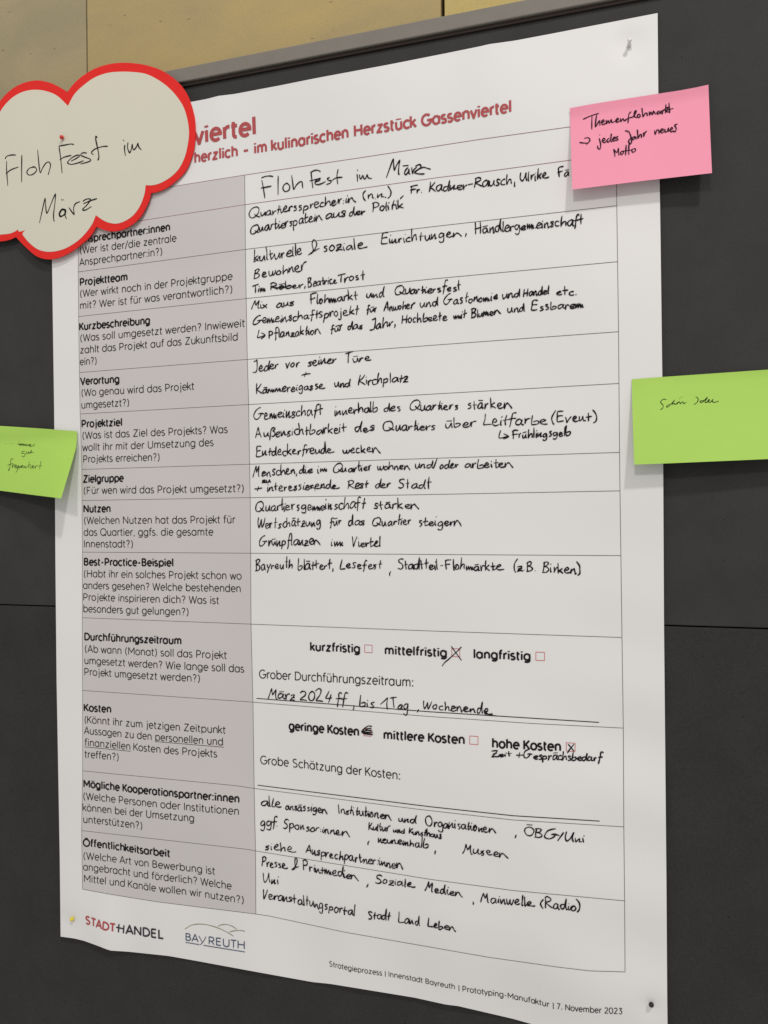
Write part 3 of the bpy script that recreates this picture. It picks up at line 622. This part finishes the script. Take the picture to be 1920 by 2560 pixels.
# logos at the foot
lg = Ink(PS)
print_line('logo_lettering', PS, 'STADT', T(TL['L'], 206, 1352), T(TL['L'], 462, 1424), 18.5, M['print_red'], poster, bold=True, hw=0.00085)
print_line('logo_lettering', PS, 'ANDEL', T(TL['L'], 545, 1440), T(TL['L'], 868, 1483), 21, M['logo_dark'], poster, bold=True, hw=0.00088)
k = Ink(PS)
for st in ([(467, 1386), (532, 1400)], [(490, 1360), (486, 1428)], [(532, 1370), (527, 1436)]):
    k.stroke([PS.xz(*T(TL['L'], *p)) for p in st], 0.00072)
k.build('logo_lettering', M['logo_dark'], poster)
print_line('logo_lettering', PS, 'BA', T(TL['L'], 1037, 1493), T(TL['L'], 1150, 1509), 17.5, M['logo_blue'], poster, hw=0.00052)
print_line('logo_lettering', PS, 'REUTH', T(TL['L'], 1228, 1524), T(TL['L'], 1540, 1567), 18.5, M['logo_blue'], poster, hw=0.00054)
k = Ink(PS)
for st in ([(1152, 1458), (1180, 1508)], [(1212, 1465), (1190, 1505), (1165, 1533)], [(1042, 1511), (1158, 1531)], [(1192, 1536), (1535, 1591)]):
    k.stroke([PS.xz(*p) for p in dense([T(TL['L'], *q) for q in st], 6)], 0.00040)
k.build('logo_lettering', M['logo_blue'], poster)
k = Ink(PS)
for st in ([(1037, 1402), (1090, 1370), (1160, 1360), (1240, 1370), (1330, 1400), (1400, 1435), (1440, 1462)],
           [(1308, 1380), (1340, 1366), (1385, 1364), (1430, 1378), (1468, 1402)], [(1405, 1425), (1450, 1415), (1500, 1413), (1535, 1420)]):
    k.stroke([PS.xz(*p) for p in catmull([T(TL['L'], *q) for q in st], 5)], 0.00030, taper=True)
k.build('logo_hills', M['logo_green'], poster)

# ------------------------------------------------------------------ handwriting on the poster
def hl(*items):
    k = Ink(PS, 0.0004)
    for it in items:
        if isinstance(it, tuple) and it[0] == 'trace': trace(k, TL[it[1]], it[2], it[3] if len(it) > 3 else 0.00050)
        else:
            s, t, x0, y0, x1, y1, c = it[:7]
            t1 = it[7] if len(it) > 7 else t
            hand(k, s, T(TL[t], x0, y0), T(TL[t1], x1, y1), c/TL[t][2])
    return k.build('handwritten_line', M['ink'], poster)
hl(('trace', 'T5', [
 [(180,215),(215,202),(255,200),(275,205)],[(182,235),(195,300),(207,382)],[(175,300),(230,290),(262,283)],[(318,200),(317,280),(317,355)],
 [(390,258),(365,275),(357,305),(375,328),(405,318),(414,285),(395,262),(385,260)],[(430,195),(437,250),(447,310),(465,280),(495,250),(515,248),(518,270),(522,300)],
 [(585,170),(625,152),(655,155),(668,165)],[(590,165),(597,230),(605,298)],[(580,240),(640,225),(670,218)],
 [(630,250),(655,238),(664,226),(642,228),(622,255),(640,272),(680,262),(710,245)],[(745,212),(725,222),(735,235),(757,240),(750,258),(718,270)],
 [(815,145),(805,200),(812,265)],[(765,235),(800,215),(850,210)],[(973,148),(978,155)],[(972,185),(975,215),(976,245)],
 [(992,190),(995,215),(1005,222),(1020,195),(1028,218),(1042,222),(1055,190),(1065,215),(1095,220)],
 [(1215,213),(1245,130),(1272,60),(1275,100),(1282,150),(1300,110),(1325,72),(1320,110),(1315,175),(1325,187)],
 [(1395,130),(1375,150),(1365,178),(1380,187),(1398,160),(1402,140),(1402,175),(1412,185)],[(1352,116),(1398,112)],
 [(1425,130),(1432,180),(1442,150),(1468,125)],[(1455,118),(1490,105),(1502,125),(1475,148),(1450,172),(1490,183),(1530,182)],[(1470,150),(1520,128),(1552,135),(1582,144)]], 0.00056))
hl(('Quartierssprecher:in', 'T5', 75, 545, 960, 410, 80), ('(n.n.)', 'T5', 1022, 398, 1258, 368, 78), (',', 'T5', 1325, 378, 1348, 376, 80))
hl(('Fr.', 'T5', 1408, 343, 1508, 335, 72), ('Kadner-Rausch,', 'T6', 68, 300, 718, 238, 76))
hl(('Ulrike', 'T6', 758, 222, 975, 198, 76), ('Fä', 'T6', 1040, 188, 1128, 175, 62))
hl(('Quartierspatein', 'T5', 85, 680, 680, 562, 84), ('aus', 'T5', 708, 555, 878, 532, 78), ('der', 'T5', 905, 530, 1040, 515, 72), ('Politik', 'T5', 1100, 500, 1355, 468, 74))
hl(('kulturelle', 'T5', 115, 912, 515, 848, 88), ('&', 'T5', 565, 848, 652, 825, 92), ('soziale', 'T5', 688, 832, 1045, 795, 84))
hl(('Einrichtungen', 'T5', 1170, 768, 310, 636, 82, 'T6'), (',', 'T6', 338, 628, 358, 626, 80))
hl(('Händlergemeinschaft', 'T6', 415, 615, 1235, 548, 78))
hl(('Bewohner', 'T5', 115, 1048, 555, 975, 84))
hl(('Tim', 'T5', 105, 1172, 215, 1155, 66), ('Röber,', 'T5', 250, 1145, 545, 1122, 64), ('Beatrice', 'T5', 565, 1115, 803, 1088, 70), ('Trost', 'T5', 805, 1087, 1035, 1055, 76),
   ('trace', 'T5', [[(255,1125),(330,1122),(420,1112)],[(300,1135),(350,1125),(400,1128)]], 0.00035))
hl(('Mix', 'D', 95, 310, 222, 295, 64), ('aus', 'D', 303, 292, 452, 275, 76), ('Flohmarkt', 'D', 578, 268, 972, 228, 80), ('und', 'D', 1052, 215, 1195, 205, 76), ('Quartiersfest', 'D', 1285, 192, 310, 138, 78, 'E'))
hl(('Gemeinschaftsprojekt', 'D', 108, 432, 978, 350, 78), ('für', 'D', 1052, 342, 1135, 325, 68), ('Anwoher', 'D', 1195, 325, 1447, 300, 68), ('und', 'D', 1495, 293, 1640, 285, 66))
hl(('Gastonomie', 'E', 180, 248, 585, 207, 66), ('und', 'E', 620, 203, 748, 190, 66), ('Handel', 'E', 778, 188, 972, 162, 64), ('etc.', 'E', 1027, 178, 1175, 172, 64))
hl(('trace', 'D', [[(160,480),(152,515),(148,545),(205,525)],[(180,505),(210,525),(175,555)]]), ('Pflanzaktion', 'D', 240, 550, 668, 510, 74), ('für', 'D', 755, 500, 845, 480, 70),
   ('das', 'D', 893, 480, 1018, 470, 76), ('Jahr,', 'D', 1078, 480, 1295, 440, 80), ('Hochbeete', 'D', 1340, 430, 200, 362, 76, 'E'))
hl(('mit', 'E', 253, 352, 352, 340, 62), ('Blumen', 'E', 385, 345, 607, 315, 70), ('und', 'E', 662, 305, 790, 296, 60), ('Essbarem', 'E', 838, 295, 1228, 268, 66))
hl(('Jeder', 'D', 108, 828, 318, 800, 86), ('vor', 'D', 380, 800, 495, 783, 80), ('seiner', 'D', 562, 783, 795, 748, 76), ('Türe', 'D', 865, 752, 1080, 736, 74), ('+', 'D', 508, 870, 580, 862, 70))
hl(('Kämmereigasse', 'D', 135, 1010, 710, 968, 72), ('und', 'D', 788, 955, 908, 947, 70), ('Kirchplatz', 'D', 978, 938, 1400, 905, 74))
hl(('Gemeinschaft', 'F', 118, 228, 682, 190, 96), ('innerhalb', 'F', 785, 190, 1145, 160, 82), ('des', 'F', 1197, 158, 1337, 152, 80), ('Quartiers', 'F', 1408, 150, 288, 132, 82, 'G'), ('stärken', 'G', 355, 130, 695, 120, 74))
hl(('Außensichtbarkeit', 'F', 132, 380, 880, 332, 84), ('des', 'F', 953, 330, 1112, 325, 78), ('Quartiers', 'F', 1192, 325, 1625, 312, 82), ('über', 'G', 193, 272, 413, 258, 72), ('Leitfarbe', 'G', 475, 250, 948, 240, 82), ('(Event)', 'G', 990, 232, 1330, 216, 80))
hl(('trace', 'G', [[(608,290),(597,345),(650,338),(662,336)],[(632,315),(668,335),(630,352)]]), ('Frühlingsgelb', 'G', 697, 350, 1137, 326, 68))
hl(('Entdeckerfreude', 'F', 135, 535, 780, 502, 84), ('wecken', 'F', 853, 505, 1157, 498, 80))
hl(('Menschen,', 'F', 110, 702, 475, 682, 78), ('die', 'F', 490, 680, 598, 670, 74), ('im', 'F', 643, 668, 722, 660, 70), ('Quartier', 'F', 772, 665, 1088, 652, 74), ('wohnen', 'F', 1138, 645, 1417, 640, 74), ('und/', 'F', 1452, 637, 1645, 625, 72))
hl(('oder', 'G', 148, 575, 290, 570, 64), ('arbeiten', 'G', 340, 572, 703, 570, 66))
hl(('zu', 'F', 183, 752, 252, 748, 52), ('+', 'F', 123, 820, 185, 815, 76), ('interessierende', 'F', 225, 825, 815, 797, 76), ('Rest', 'F', 893, 800, 1070, 796, 76), ('der', 'F', 1122, 800, 1252, 788, 76), ('Stadt', 'F', 1312, 800, 1587, 796, 84),
   ('trace', 'F', [[(590,790),(640,800),(690,790)],[(615,785),(625,820)]], 0.0004))
hl(('Quartiersgemeinschaft', 'F', 130, 988, 1040, 965, 88), ('stärken', 'F', 1110, 970, 1480, 962, 80))
hl(('Wertschätzung', 'F', 145, 1130, 668, 1106, 82), ('für', 'F', 745, 1110, 843, 1100, 76), ('das', 'F', 898, 1108, 1030, 1105, 78), ('Quartier', 'F', 1098, 1110, 1418, 1102, 80), ('steigern', 'F', 1485, 1110, 315, 1005, 80, 'G'))
hl(('Grünpflanzen', 'F', 160, 1278, 668, 1266, 86), ('im', 'F', 755, 1278, 857, 1272, 76), ('Viertel', 'F', 928, 1282, 1170, 1282, 84))
hl(('Bayreuth', 'I', 130, 412, 437, 402, 82), ('blättert,', 'I', 482, 408, 775, 405, 80), ('Lesefest', 'I', 828, 402, 1172, 402, 84), (',', 'I', 1233, 435, 1255, 435, 90), ('Stadtteil-Flohmärkte', 'I', 1312, 402, 625, 288, 80, 'J'))
hl(('(z.B.', 'J', 705, 292, 875, 290, 76), ('Birken)', 'J', 925, 298, 1205, 320, 74))
hl(('März', 'P', 237, 345, 462, 365, 96), ('2024', 'P', 500, 368, 768, 385, 88), ('ff', 'P', 800, 398, 885, 405, 88), (',', 'P', 935, 425, 955, 427, 90), ('bis', 'P', 993, 415, 1113, 425, 86), ('1', 'P', 1165, 430, 1222, 437, 90), ('Tag', 'P', 1250, 432, 1395, 440, 88),
   (',', 'P', 1462, 448, 1482, 450, 60), ('Wochenende', 'Q', 22, 392, 545, 436, 72), ('trace', 'Q', [[(480,410),(520,440),(585,452)]]))
hl(('trace', 'J', [[(237,862),(275,915),(313,967)]], 0.0005))
hl(('trace', 'J', [[(313,866),(275,905),(215,960),(185,985),(168,1010)]], 0.0005))
hl(('trace', 'P', [[(1095,583),(1065,580),(1035,600),(1010,630),(1050,642),(1100,650)],[(1010,628),(1060,615),(1098,622)],[(1015,632),(1060,632),(1102,636)],[(1020,640),(1060,648),(1102,652)],[(1040,610),(1070,600),(1090,600)]], 0.00052))
hl(('trace', 'Q', [[(1118,665),(1140,690),(1160,715)],[(1162,664),(1135,695),(1112,730)]], 0.0005), ('Zeit', 'Q', 540, 760, 690, 757, 42), ('+', 'Q', 722, 765, 762, 767, 60), ('Gesprächsbedarf', 'Q', 783, 768, 1372, 795, 60))
hl(('alle', 'M', 178, 243, 345, 265, 78), ('ansässigen', 'M', 378, 275, 725, 308, 74), ('Institutionen', 'M', 815, 305, 1250, 362, 78), ('und', 'M', 1318, 372, 1452, 388, 72))
hl(('Organisationen', 'N', 43, 250, 575, 306, 70), (',', 'N', 712, 335, 730, 337, 80), ('ÖBG/Uni', 'N', 785, 325, 1242, 380, 66))
hl(('ggf.', 'M', 170, 410, 308, 420, 76), ('Sponsor:innen', 'M', 360, 428, 905, 495, 74), (',', 'M', 1058, 545, 1075, 547, 80))
hl(('Kultur', 'M', 1065, 445, 1243, 462, 62), ('und', 'M', 1272, 460, 1365, 472, 50), ('Kunsthaus', 'M', 1400, 475, 165, 352, 60, 'N'))
hl(('neuneinhalb', 'M', 1145, 545, 1560, 597, 68), (',', 'M', 1615, 630, 1632, 632, 80))
hl(('Museen', 'N', 322, 455, 660, 490, 72))
hl(('siehe', 'M', 205, 612, 452, 632, 78), ('Ansprechpartner:innen', 'M', 548, 638, 1350, 770, 76))
hl(('Presse', 'M', 180, 745, 388, 766, 78), ('&', 'M', 425, 775, 490, 778, 80), ('Printmedien', 'M', 522, 780, 980, 858, 74), (',', 'M', 1048, 895, 1065, 897, 80), ('Soziale', 'M', 1125, 885, 1440, 926, 74))
hl(('Medien', 'N', 38, 740, 325, 792, 66), (',', 'N', 395, 828, 412, 830, 76), ('Mainwelle', 'N', 457, 825, 860, 858, 72), ('(Radio)', 'N', 912, 870, 1210, 895, 72))
hl(('Uni', 'M', 195, 882, 318, 892, 74))
hl(('Veranstaltungsportal', 'M', 187, 1015, 950, 1160, 82), ('Stadt', 'M', 1065, 1182, 1250, 1200, 76), ('Land', 'M', 1318, 1215, 1490, 1236, 72), ('Leben', 'N', 58, 1012, 270, 1050, 70))

# ------------------------------------------------------------------ cloud card
clx, clz = P0(480, 400)
kx = P0(-200, 400)[0]
cloud_h = lambda x, z: 0.0058+0.009*(x-kx)
CL = Surf(cloud_h)
seg_out = [
 [(-330, 1000), (-350, 850), (-310, 720), (-200, 640), (-90, 640), (-25, 655)],
 [(-25, 655), (0, 607), (40, 560), (90, 520), (150, 492), (220, 479), (290, 490), (350, 515), (403, 548)],
 [(403, 548), (440, 500), (490, 455), (560, 412), (640, 385), (720, 375), (800, 378), (880, 392), (960, 420), (1030, 465), (1085, 520), (1125, 590), (1150, 670), (1160, 750), (1157, 850), (1140, 930), (1105, 1010), (1050, 1070), (990, 1115), (930, 1140), (897, 1145)],
 [(897, 1145), (888, 1185), (870, 1225), (840, 1280), (790, 1330), (730, 1362), (670, 1372), (620, 1364), (573, 1345)],
 [(573, 1345), (540, 1400), (490, 1445), (430, 1490), (360, 1525), (290, 1538), (220, 1520), (160, 1470), (120, 1430), (98, 1405)],
 [(98, 1405), (60, 1422), (0, 1432), (-80, 1432), (-160, 1400), (-220, 1340), (-235, 1280)],
 [(-235, 1280), (-300, 1240), (-345, 1160), (-350, 1080), (-330, 1000)]]
seg_in = [
 [(-290, 1005), (-305, 860), (-270, 750), (-190, 690), (-100, 688), (-10, 712)],
 [(-10, 712), (0, 665), (40, 610), (90, 567), (150, 540), (220, 532), (290, 545), (345, 572), (403, 628)],
 [(403, 628), (440, 560), (490, 510), (560, 460), (640, 432), (720, 425), (800, 428), (870, 440), (940, 475), (1000, 520), (1050, 575), (1090, 640), (1113, 720), (1120, 790), (1112, 860), (1095, 930), (1060, 1000), (1010, 1050), (950, 1085), (900, 1098), (863, 1097)],
 [(863, 1097), (856, 1150), (830, 1220), (790, 1275), (740, 1310), (690, 1325), (640, 1318), (600, 1298), (568, 1275)],
 [(568, 1275), (545, 1330), (500, 1390), (450, 1435), (380, 1475), (300, 1492), (230, 1480), (175, 1440), (145, 1405), (134, 1385), (150, 1363)],
 [(150, 1363), (115, 1373), (108, 1360)],
 [(108, 1360), (65, 1382), (0, 1390), (-80, 1388), (-150, 1358), (-195, 1300), (-190, 1255)],
 [(-190, 1255), (-255, 1205), (-298, 1140), (-305, 1070), (-290, 1005)]]
def outline(segs, off):
    out = []
    for s in segs: out += catmull(s, 4)[:-1]
    return [CL.pt(*CL.xz(x/2.37, y/2.37, off), off) for x, y in out]
def slab(name, pts, thick, m, parent, bev=0.0):
    bm = bmesh.new(); f = bm.faces.new([bm.verts.new(p) for p in pts]); bm.normal_update()
    if f.normal.y > 0: f.normal_flip()
    r = bmesh.ops.extrude_face_region(bm, geom=[f]); 
    for v in [e for e in r['geom'] if isinstance(e, bmesh.types.BMVert)]: v.co.y -= thick
    bmesh.ops.recalc_face_normals(bm, faces=bm.faces[:]); bmesh.ops.triangulate(bm, faces=[q for q in bm.faces if len(q.verts) > 4], ngon_method='EAR_CLIP')
    me = bpy.data.meshes.new(name); bm.to_mesh(me); bm.free(); me.materials.append(m)
    o = bpy.data.objects.new(name, me); S.collection.objects.link(o); o.parent = parent; o.matrix_parent_inverse = Matrix.Translation(parent.location).inverted()
    return o
cp = CL.pt(*CL.xz(150, 400))
cloud = empty('cloud_card', cp)
tag(cloud, 'cream cloud-shaped card with a thick red border and a handwritten title', 'card')
slab('card_border', outline(seg_out, -0.0009), 0.0009, M['red'], cloud)
slab('card_face', outline(seg_in, 0.0001), 0.00012, M['cream'], cloud)
k = Ink(CL, 0.0004)
trace(k, TL['Z'], [
 [(62,448),(80,420),(130,405),(187,405)],[(80,475),(78,560),(85,660),(92,758)],[(70,620),(130,575),(215,543)],[(254,408),(252,560),(252,715)],
 [(395,545),(345,555),(312,600),(335,635),(385,625),(425,580),(405,545),(375,542)],[(437,345),(445,450),(465,605),(490,560),(530,500),(565,485),(585,520),(572,580),(558,632)],
 [(680,303),(750,290),(820,278),(852,285)],[(683,310),(700,430),(718,610)],[(693,460),(740,430),(822,410)],
 [(820,475),(880,445),(920,415),(900,405),(840,430),(790,475),(785,500),(830,512),(920,490),(965,468)],[(1003,382),(955,380),(932,405),(970,425),(1045,455),(1030,480),(930,508)],
 [(1122,205),(1105,190),(1108,240),(1130,340),(1142,430),(1128,465)],[(1078,400),(1055,375),(1100,335),(1180,308),(1243,304)],
 [(1420,232),(1432,243)],[(1440,290),(1437,340),(1447,410)],[(1477,262),(1472,320),(1495,378),(1515,340),(1525,285),(1530,320),(1545,345),(1575,310),(1590,270),(1600,310),(1630,345)],
 [(457,1187),(490,1040),(522,905),(528,980),(543,1075),(590,970),(640,855),(635,960),(620,1080),(622,1155),(632,1165)],
 [(760,1035),(715,1030),(682,1080),(700,1115),(745,1085),(755,1040),(750,1090),(768,1140)],[(757,1050),(722,1035),(690,1085),(705,1108),(748,1092),(762,1045),(755,1095)],[(712,915),(720,930)],[(730,918),(738,922)],
 [(797,1010),(855,1088),(850,1020),(872,965),(925,942)],[(958,938),(1000,912),(1045,918),(1000,985),(955,1030),(985,1040),(1055,998)],[(965,966),(1040,932),(1118,908)]], 0.00060)
k.build('handwriting', M['ink'], cloud)

# ------------------------------------------------------------------ sticky notes
def note(label, top, right, bottom, left, hf, m, nx=24, ny=18):
    s = Surf(hf); c = s.pt(*s.xz(*top[0]))
    e = empty('sticky_note', c); tag(e, label, 'sticky note', 'sticky notes round the poster')
    sheet('note_sheet', s, top, right, bottom, left, nx, ny, m, e, thick=0.00015)
    return e, s
pa = P0(1425, 270); pb = P0(1771, 212)
def pink_h(x, z):
    zt = pa[1]+(pb[1]-pa[1])*(x-pa[0])/(pb[0]-pa[0]); t = max(0.0, min(1.3, (zt-z)/0.075))
    return poster_h(x, z)+0.0006+0.0105*max(0.0, 0.15-t)+0.0125*max(0.0, t-0.14)**1.15+0.0015*max(0.0, (x-pb[0]+0.03)/0.03)
e, s = note('pink sticky note with plum handwriting, on the top right of the poster', [(1424.7, 270.4), (1480, 260), (1540, 250.5), (1647, 234), (1700, 226), (1740, 218.5), (1771, 211.6)], [(1771, 211.6), (1775, 320), (1780, 432.5)], [(1430.8, 473.9), (1600, 453), (1780, 432.5)], [(1424.7, 270.4), (1427, 360), (1430.8, 473.9)], pink_h, M['pink'])
k = Ink(s, 0.0003)
trace(k, TL['Y'], [
 [(358,393),(420,365),(487,345)],[(432,360),(430,410),(430,475)],[(470,355),(462,410),(460,455),(480,425),(495,405),(497,445)],
 [(510,422),(532,410),(525,397),(510,415),(520,437),(545,427)],[(548,400),(552,430),(565,405),(575,425),(590,397),(597,420),(620,410)],
 [(628,407),(648,395),(643,384),(628,402),(640,417),(665,405)],[(668,385),(672,410),(688,387),(698,405),(718,398)],[(755,330),(738,350),(733,385),(730,425)],[(705,397),(740,382),(768,374)],
 [(765,380),(790,345),(798,322),(785,330),(784,370),(802,378)],[(825,350),(808,360),(812,378),(830,370),(828,352)],[(845,300),(850,340),(855,370),(870,345),(885,342),(890,365)],
 [(905,330),(908,358),(920,335),(932,355),(942,328),(958,352)],[(985,322),(970,340),(980,350),(995,330),(998,348)],[(1010,320),(1015,348),(1020,322),(1035,312)],
 [(1045,270),(1040,340),(1060,295),(1035,312),(1065,335)],[(1070,258),(1072,300),(1076,340)],[(1045,318),(1105,303)],
 [(328,585),(365,590),(395,590)],[(370,550),(403,546),(413,570),(385,603)],[(495,520),(497,524)],[(490,550),(503,600),(498,640),(480,630),(478,610)],
 [(515,577),(540,562),(530,550),(515,570),(530,587),(548,577)],[(575,550),(555,565),(565,582),(585,560),(592,512),(588,572),(600,576)],[(605,560),(625,548),(615,540),(603,558),(615,573),(632,562)],[(648,533),(632,545),(648,558),(633,570)],
 [(706,490),(722,488),(726,500)],[(735,490),(752,530),(760,578),(748,598),(735,575),(750,550)],[(785,533),(765,550),(775,563),(792,540),(797,558)],[(808,480),(810,515),(812,550),(828,522),(840,520),(842,545)],[(858,505),(860,535),(868,508),(885,490)],
 [(950,485),(955,517),(970,482),(985,485),(988,512)],[(1000,495),(1022,480),(1012,470),(998,490),(1010,507),(1030,495)],[(1035,475),(1040,500),(1058,490),(1065,467),(1068,495)],[(1078,485),(1100,470),(1090,462),(1077,482),(1090,497),(1105,487)],[(1140,432),(1118,442),(1130,470),(1120,495),(1103,490)],
 [(612,640),(618,670),(622,702)],[(612,642),(638,668),(650,635),(652,665),(655,692)],[(687,655),(668,668),(675,686),(692,672),(686,655)],[(715,605),(712,650),(710,690)],[(738,600),(736,645),(737,685)],[(695,657),(765,645)],[(780,635),(762,648),(770,667),(790,655),(790,638),(780,635)]], 0.00050)
k.build('handwriting', M['pinkink'], e)

ga = P0(1579, 948)
def gr_h(x, z):
    t = max(0.0, min(1.3, (ga[1]+0.01-z)/0.075))
    return poster_h(x, z)+0.0006+0.0105*max(0.0, 0.16-t)+0.0135*max(0.0, t-0.15)**1.15
e, s = note('green sticky note with two small handwritten words, right of the poster', [(1579.3, 948.2), (1655, 942.5), (1920, 924), (1962, 920)], [(1962, 920), (1966, 1145)], [(1585.6, 1161.5), (1655, 1159), (1920, 1147.6), (1966, 1145)], [(1579.3, 948.2), (1581, 1030), (1585.6, 1161.5)], gr_h, M['green'])
k = Ink(s, 0.0003)
trace(k, TL['X'], [[(605,492),(572,490),(545,520),(572,552),(565,585),(543,595)],
 [(640,540),(610,560),(612,572),(640,555),(690,500),(665,540),(690,533),(700,545),(725,520),(715,540),(740,515),(752,535),(775,515),(787,535),(812,520)],[(742,478),(746,481)],[(762,465),(766,468)],
 [(910,465),(930,475),(935,500),(915,530),(892,542)],[(1000,505),(965,505),(955,520),(980,520),(1030,470),(1005,518),(1030,518),(1052,500),(1045,493),(1035,513),(1060,520),(1090,490),(1080,500),(1090,518),(1115,520),(1145,508)]], 0.00027)
k.build('handwriting', M['noteink'], e)

gb = P0(190, 1078); gc = P0(0, 1226)
def gl_h(x, z):
    t = max(0.0, min(1.3, (gb[1]+0.004-z)/0.06)); r = max(0.0, min(1.2, (x-(gb[0]-0.075))/0.06))
    r = max(0.0, min(1.1, (x-(gb[0]-0.11))/0.10)); return poster_h(x, z)+0.0006+0.0105*max(0.0, 0.22-t)+0.006*max(0.0, t-0.2)+0.0145*t**1.4*r**1.5
e, s = note('green sticky note with curled lower corner and three handwritten lines, left of the poster', [(-150, 1057), (0, 1064.7), (100, 1071), (192.6, 1078.2)], [(192.6, 1078.2), (192, 1095), (190.5, 1118), (183, 1145), (171, 1185), (152.8, 1246)], [(-155, 1208), (0, 1226.5), (80, 1237), (152.8, 1246)], [(-150, 1057), (-155, 1208)], gl_h, M['green'])
k = Ink(s, 0.0003)
trace(k, TL['W'], [[(78,492),(84,493)],[(112,493),(118,494)],[(146,493),(152,494)],[(180,493),(186,494)],
 [(263,465),(269,468)],[(258,480),(252,495),(245,510)],[(275,490),(267,513),(290,492),(285,515),(310,492),(305,516),(330,495),(325,518),(350,500),(345,522),(370,502),(372,524),(395,507),(402,525)],
 [(405,522),(430,508),(420,500),(405,520),(430,532),(455,515)],[(482,490),(470,515),(465,535)],
 [(350,597),(315,600),(303,625),(335,630),(350,650),(330,675),(302,662)],[(365,600),(366,628),(385,628),(395,602),(400,628),(425,612),(438,577),(430,625)],[(410,614),(468,612)],
 [(185,712),(165,700),(150,730),(140,800),(125,865),(118,840)],[(105,795),(150,775),(185,767)],[(178,780),(172,825),(190,787),(207,785)],[(207,815),(230,797),(218,787),(205,810),(220,830),(240,812)],
 [(262,795),(238,802),(242,830),(262,800),(242,855),(220,895)],[(267,800),(270,830),(288,800),(292,828)],[(300,815),(320,800),(310,792),(298,815),(316,830)],[(330,800),(332,830),(350,802),(360,830),(385,805)],
 [(405,740),(402,790),(400,832)],[(385,792),(428,782)],[(432,790),(425,830),(442,826)],[(475,745),(479,748)],[(447,815),(468,802),(456,793),(446,815),(460,830),(482,815)],[(490,800),(488,832),(500,803),(520,796)],[(568,735),(558,790),(550,845)],[(525,802),(580,795)]], 0.00024)
k.build('handwriting', M['noteink'], e)

# ------------------------------------------------------------------ pins
def lathe(name, prof, c, m, parent, axis=(0, -1, 0), seg=20):
    ax = Vector(axis).normalized(); t = ax.orthogonal().normalized(); b = ax.cross(t)
    vs, fs = [], []; n = len(prof)
    for r, l in prof:
        for i in range(seg):
            a = 2*math.pi*i/seg; vs.append(tuple(Vector(c)+ax*l+(t*math.cos(a)+b*math.sin(a))*r))
    for j in range(n-1):
        for i in range(seg): fs.append((j*seg+i, j*seg+(i+1) % seg, (j+1)*seg+(i+1) % seg, (j+1)*seg+i))
    fs.append(tuple(range(seg))[::-1]); fs.append(tuple((n-1)*seg+i for i in range(seg)))
    return mesh(name, vs, fs, m, parent, smooth=True)
def ballpin(label, surf, px, py, r, m, gap=0.0004, axis=(0, -1, 0)):
    d = r+gap; x, z = surf.xz(px, py, d); c = surf.pt(x, z, d)
    e = empty('map_pin', c); tag(e, label, 'pin', 'pins holding up the paper')
    lathe('pin_head', [(r*math.sin(a), -r*math.cos(a)) for a in [math.pi*i/12+0.02*(i == 0)-0.02*(i == 12) for i in range(13)]], c, m, e, axis)
    lathe('pin_needle', [(0.0003, -r-0.008), (0.0003, -r*0.9)], c, M['steel'], e, axis, 8)
ballpin('small round red pin stuck in the cloud card', CL, 154.2, 343, 0.0021, M['pin_red'])
ballpin('small round yellow pin at the lower left corner of the poster', PS, 179.7, 2297.5, 0.0022, M['pin_yellow'])
ballpin('small round black pin at the lower right corner of the poster', PS, 1628.4, 2511.7, 0.0021, M['pin_black'], 0.0012)
x, z = PS.xz(1573, 112, 0.001); c = PS.pt(x, z, 0.001)
e = empty('push_pin', c); tag(e, 'pale push pin at the upper right corner of the poster', 'pin', 'pins holding up the paper')
lathe('pin_head', [(0.0016, 0.0), (0.0018, 0.0005), (0.0015, 0.0010), (0.0013, 0.0020), (0.00125, 0.0045), (0.0016, 0.0054), (0.0018, 0.0060), (0.0017, 0.0068), (0.0012, 0.0072)], c, M['pin_white'], e, (0.05, -1, 0.05))
lathe('pin_needle', [(0.0003, -0.006), (0.0003, 0.0003)], c, M['steel'], e, (0.05, -1, 0.05), 8)
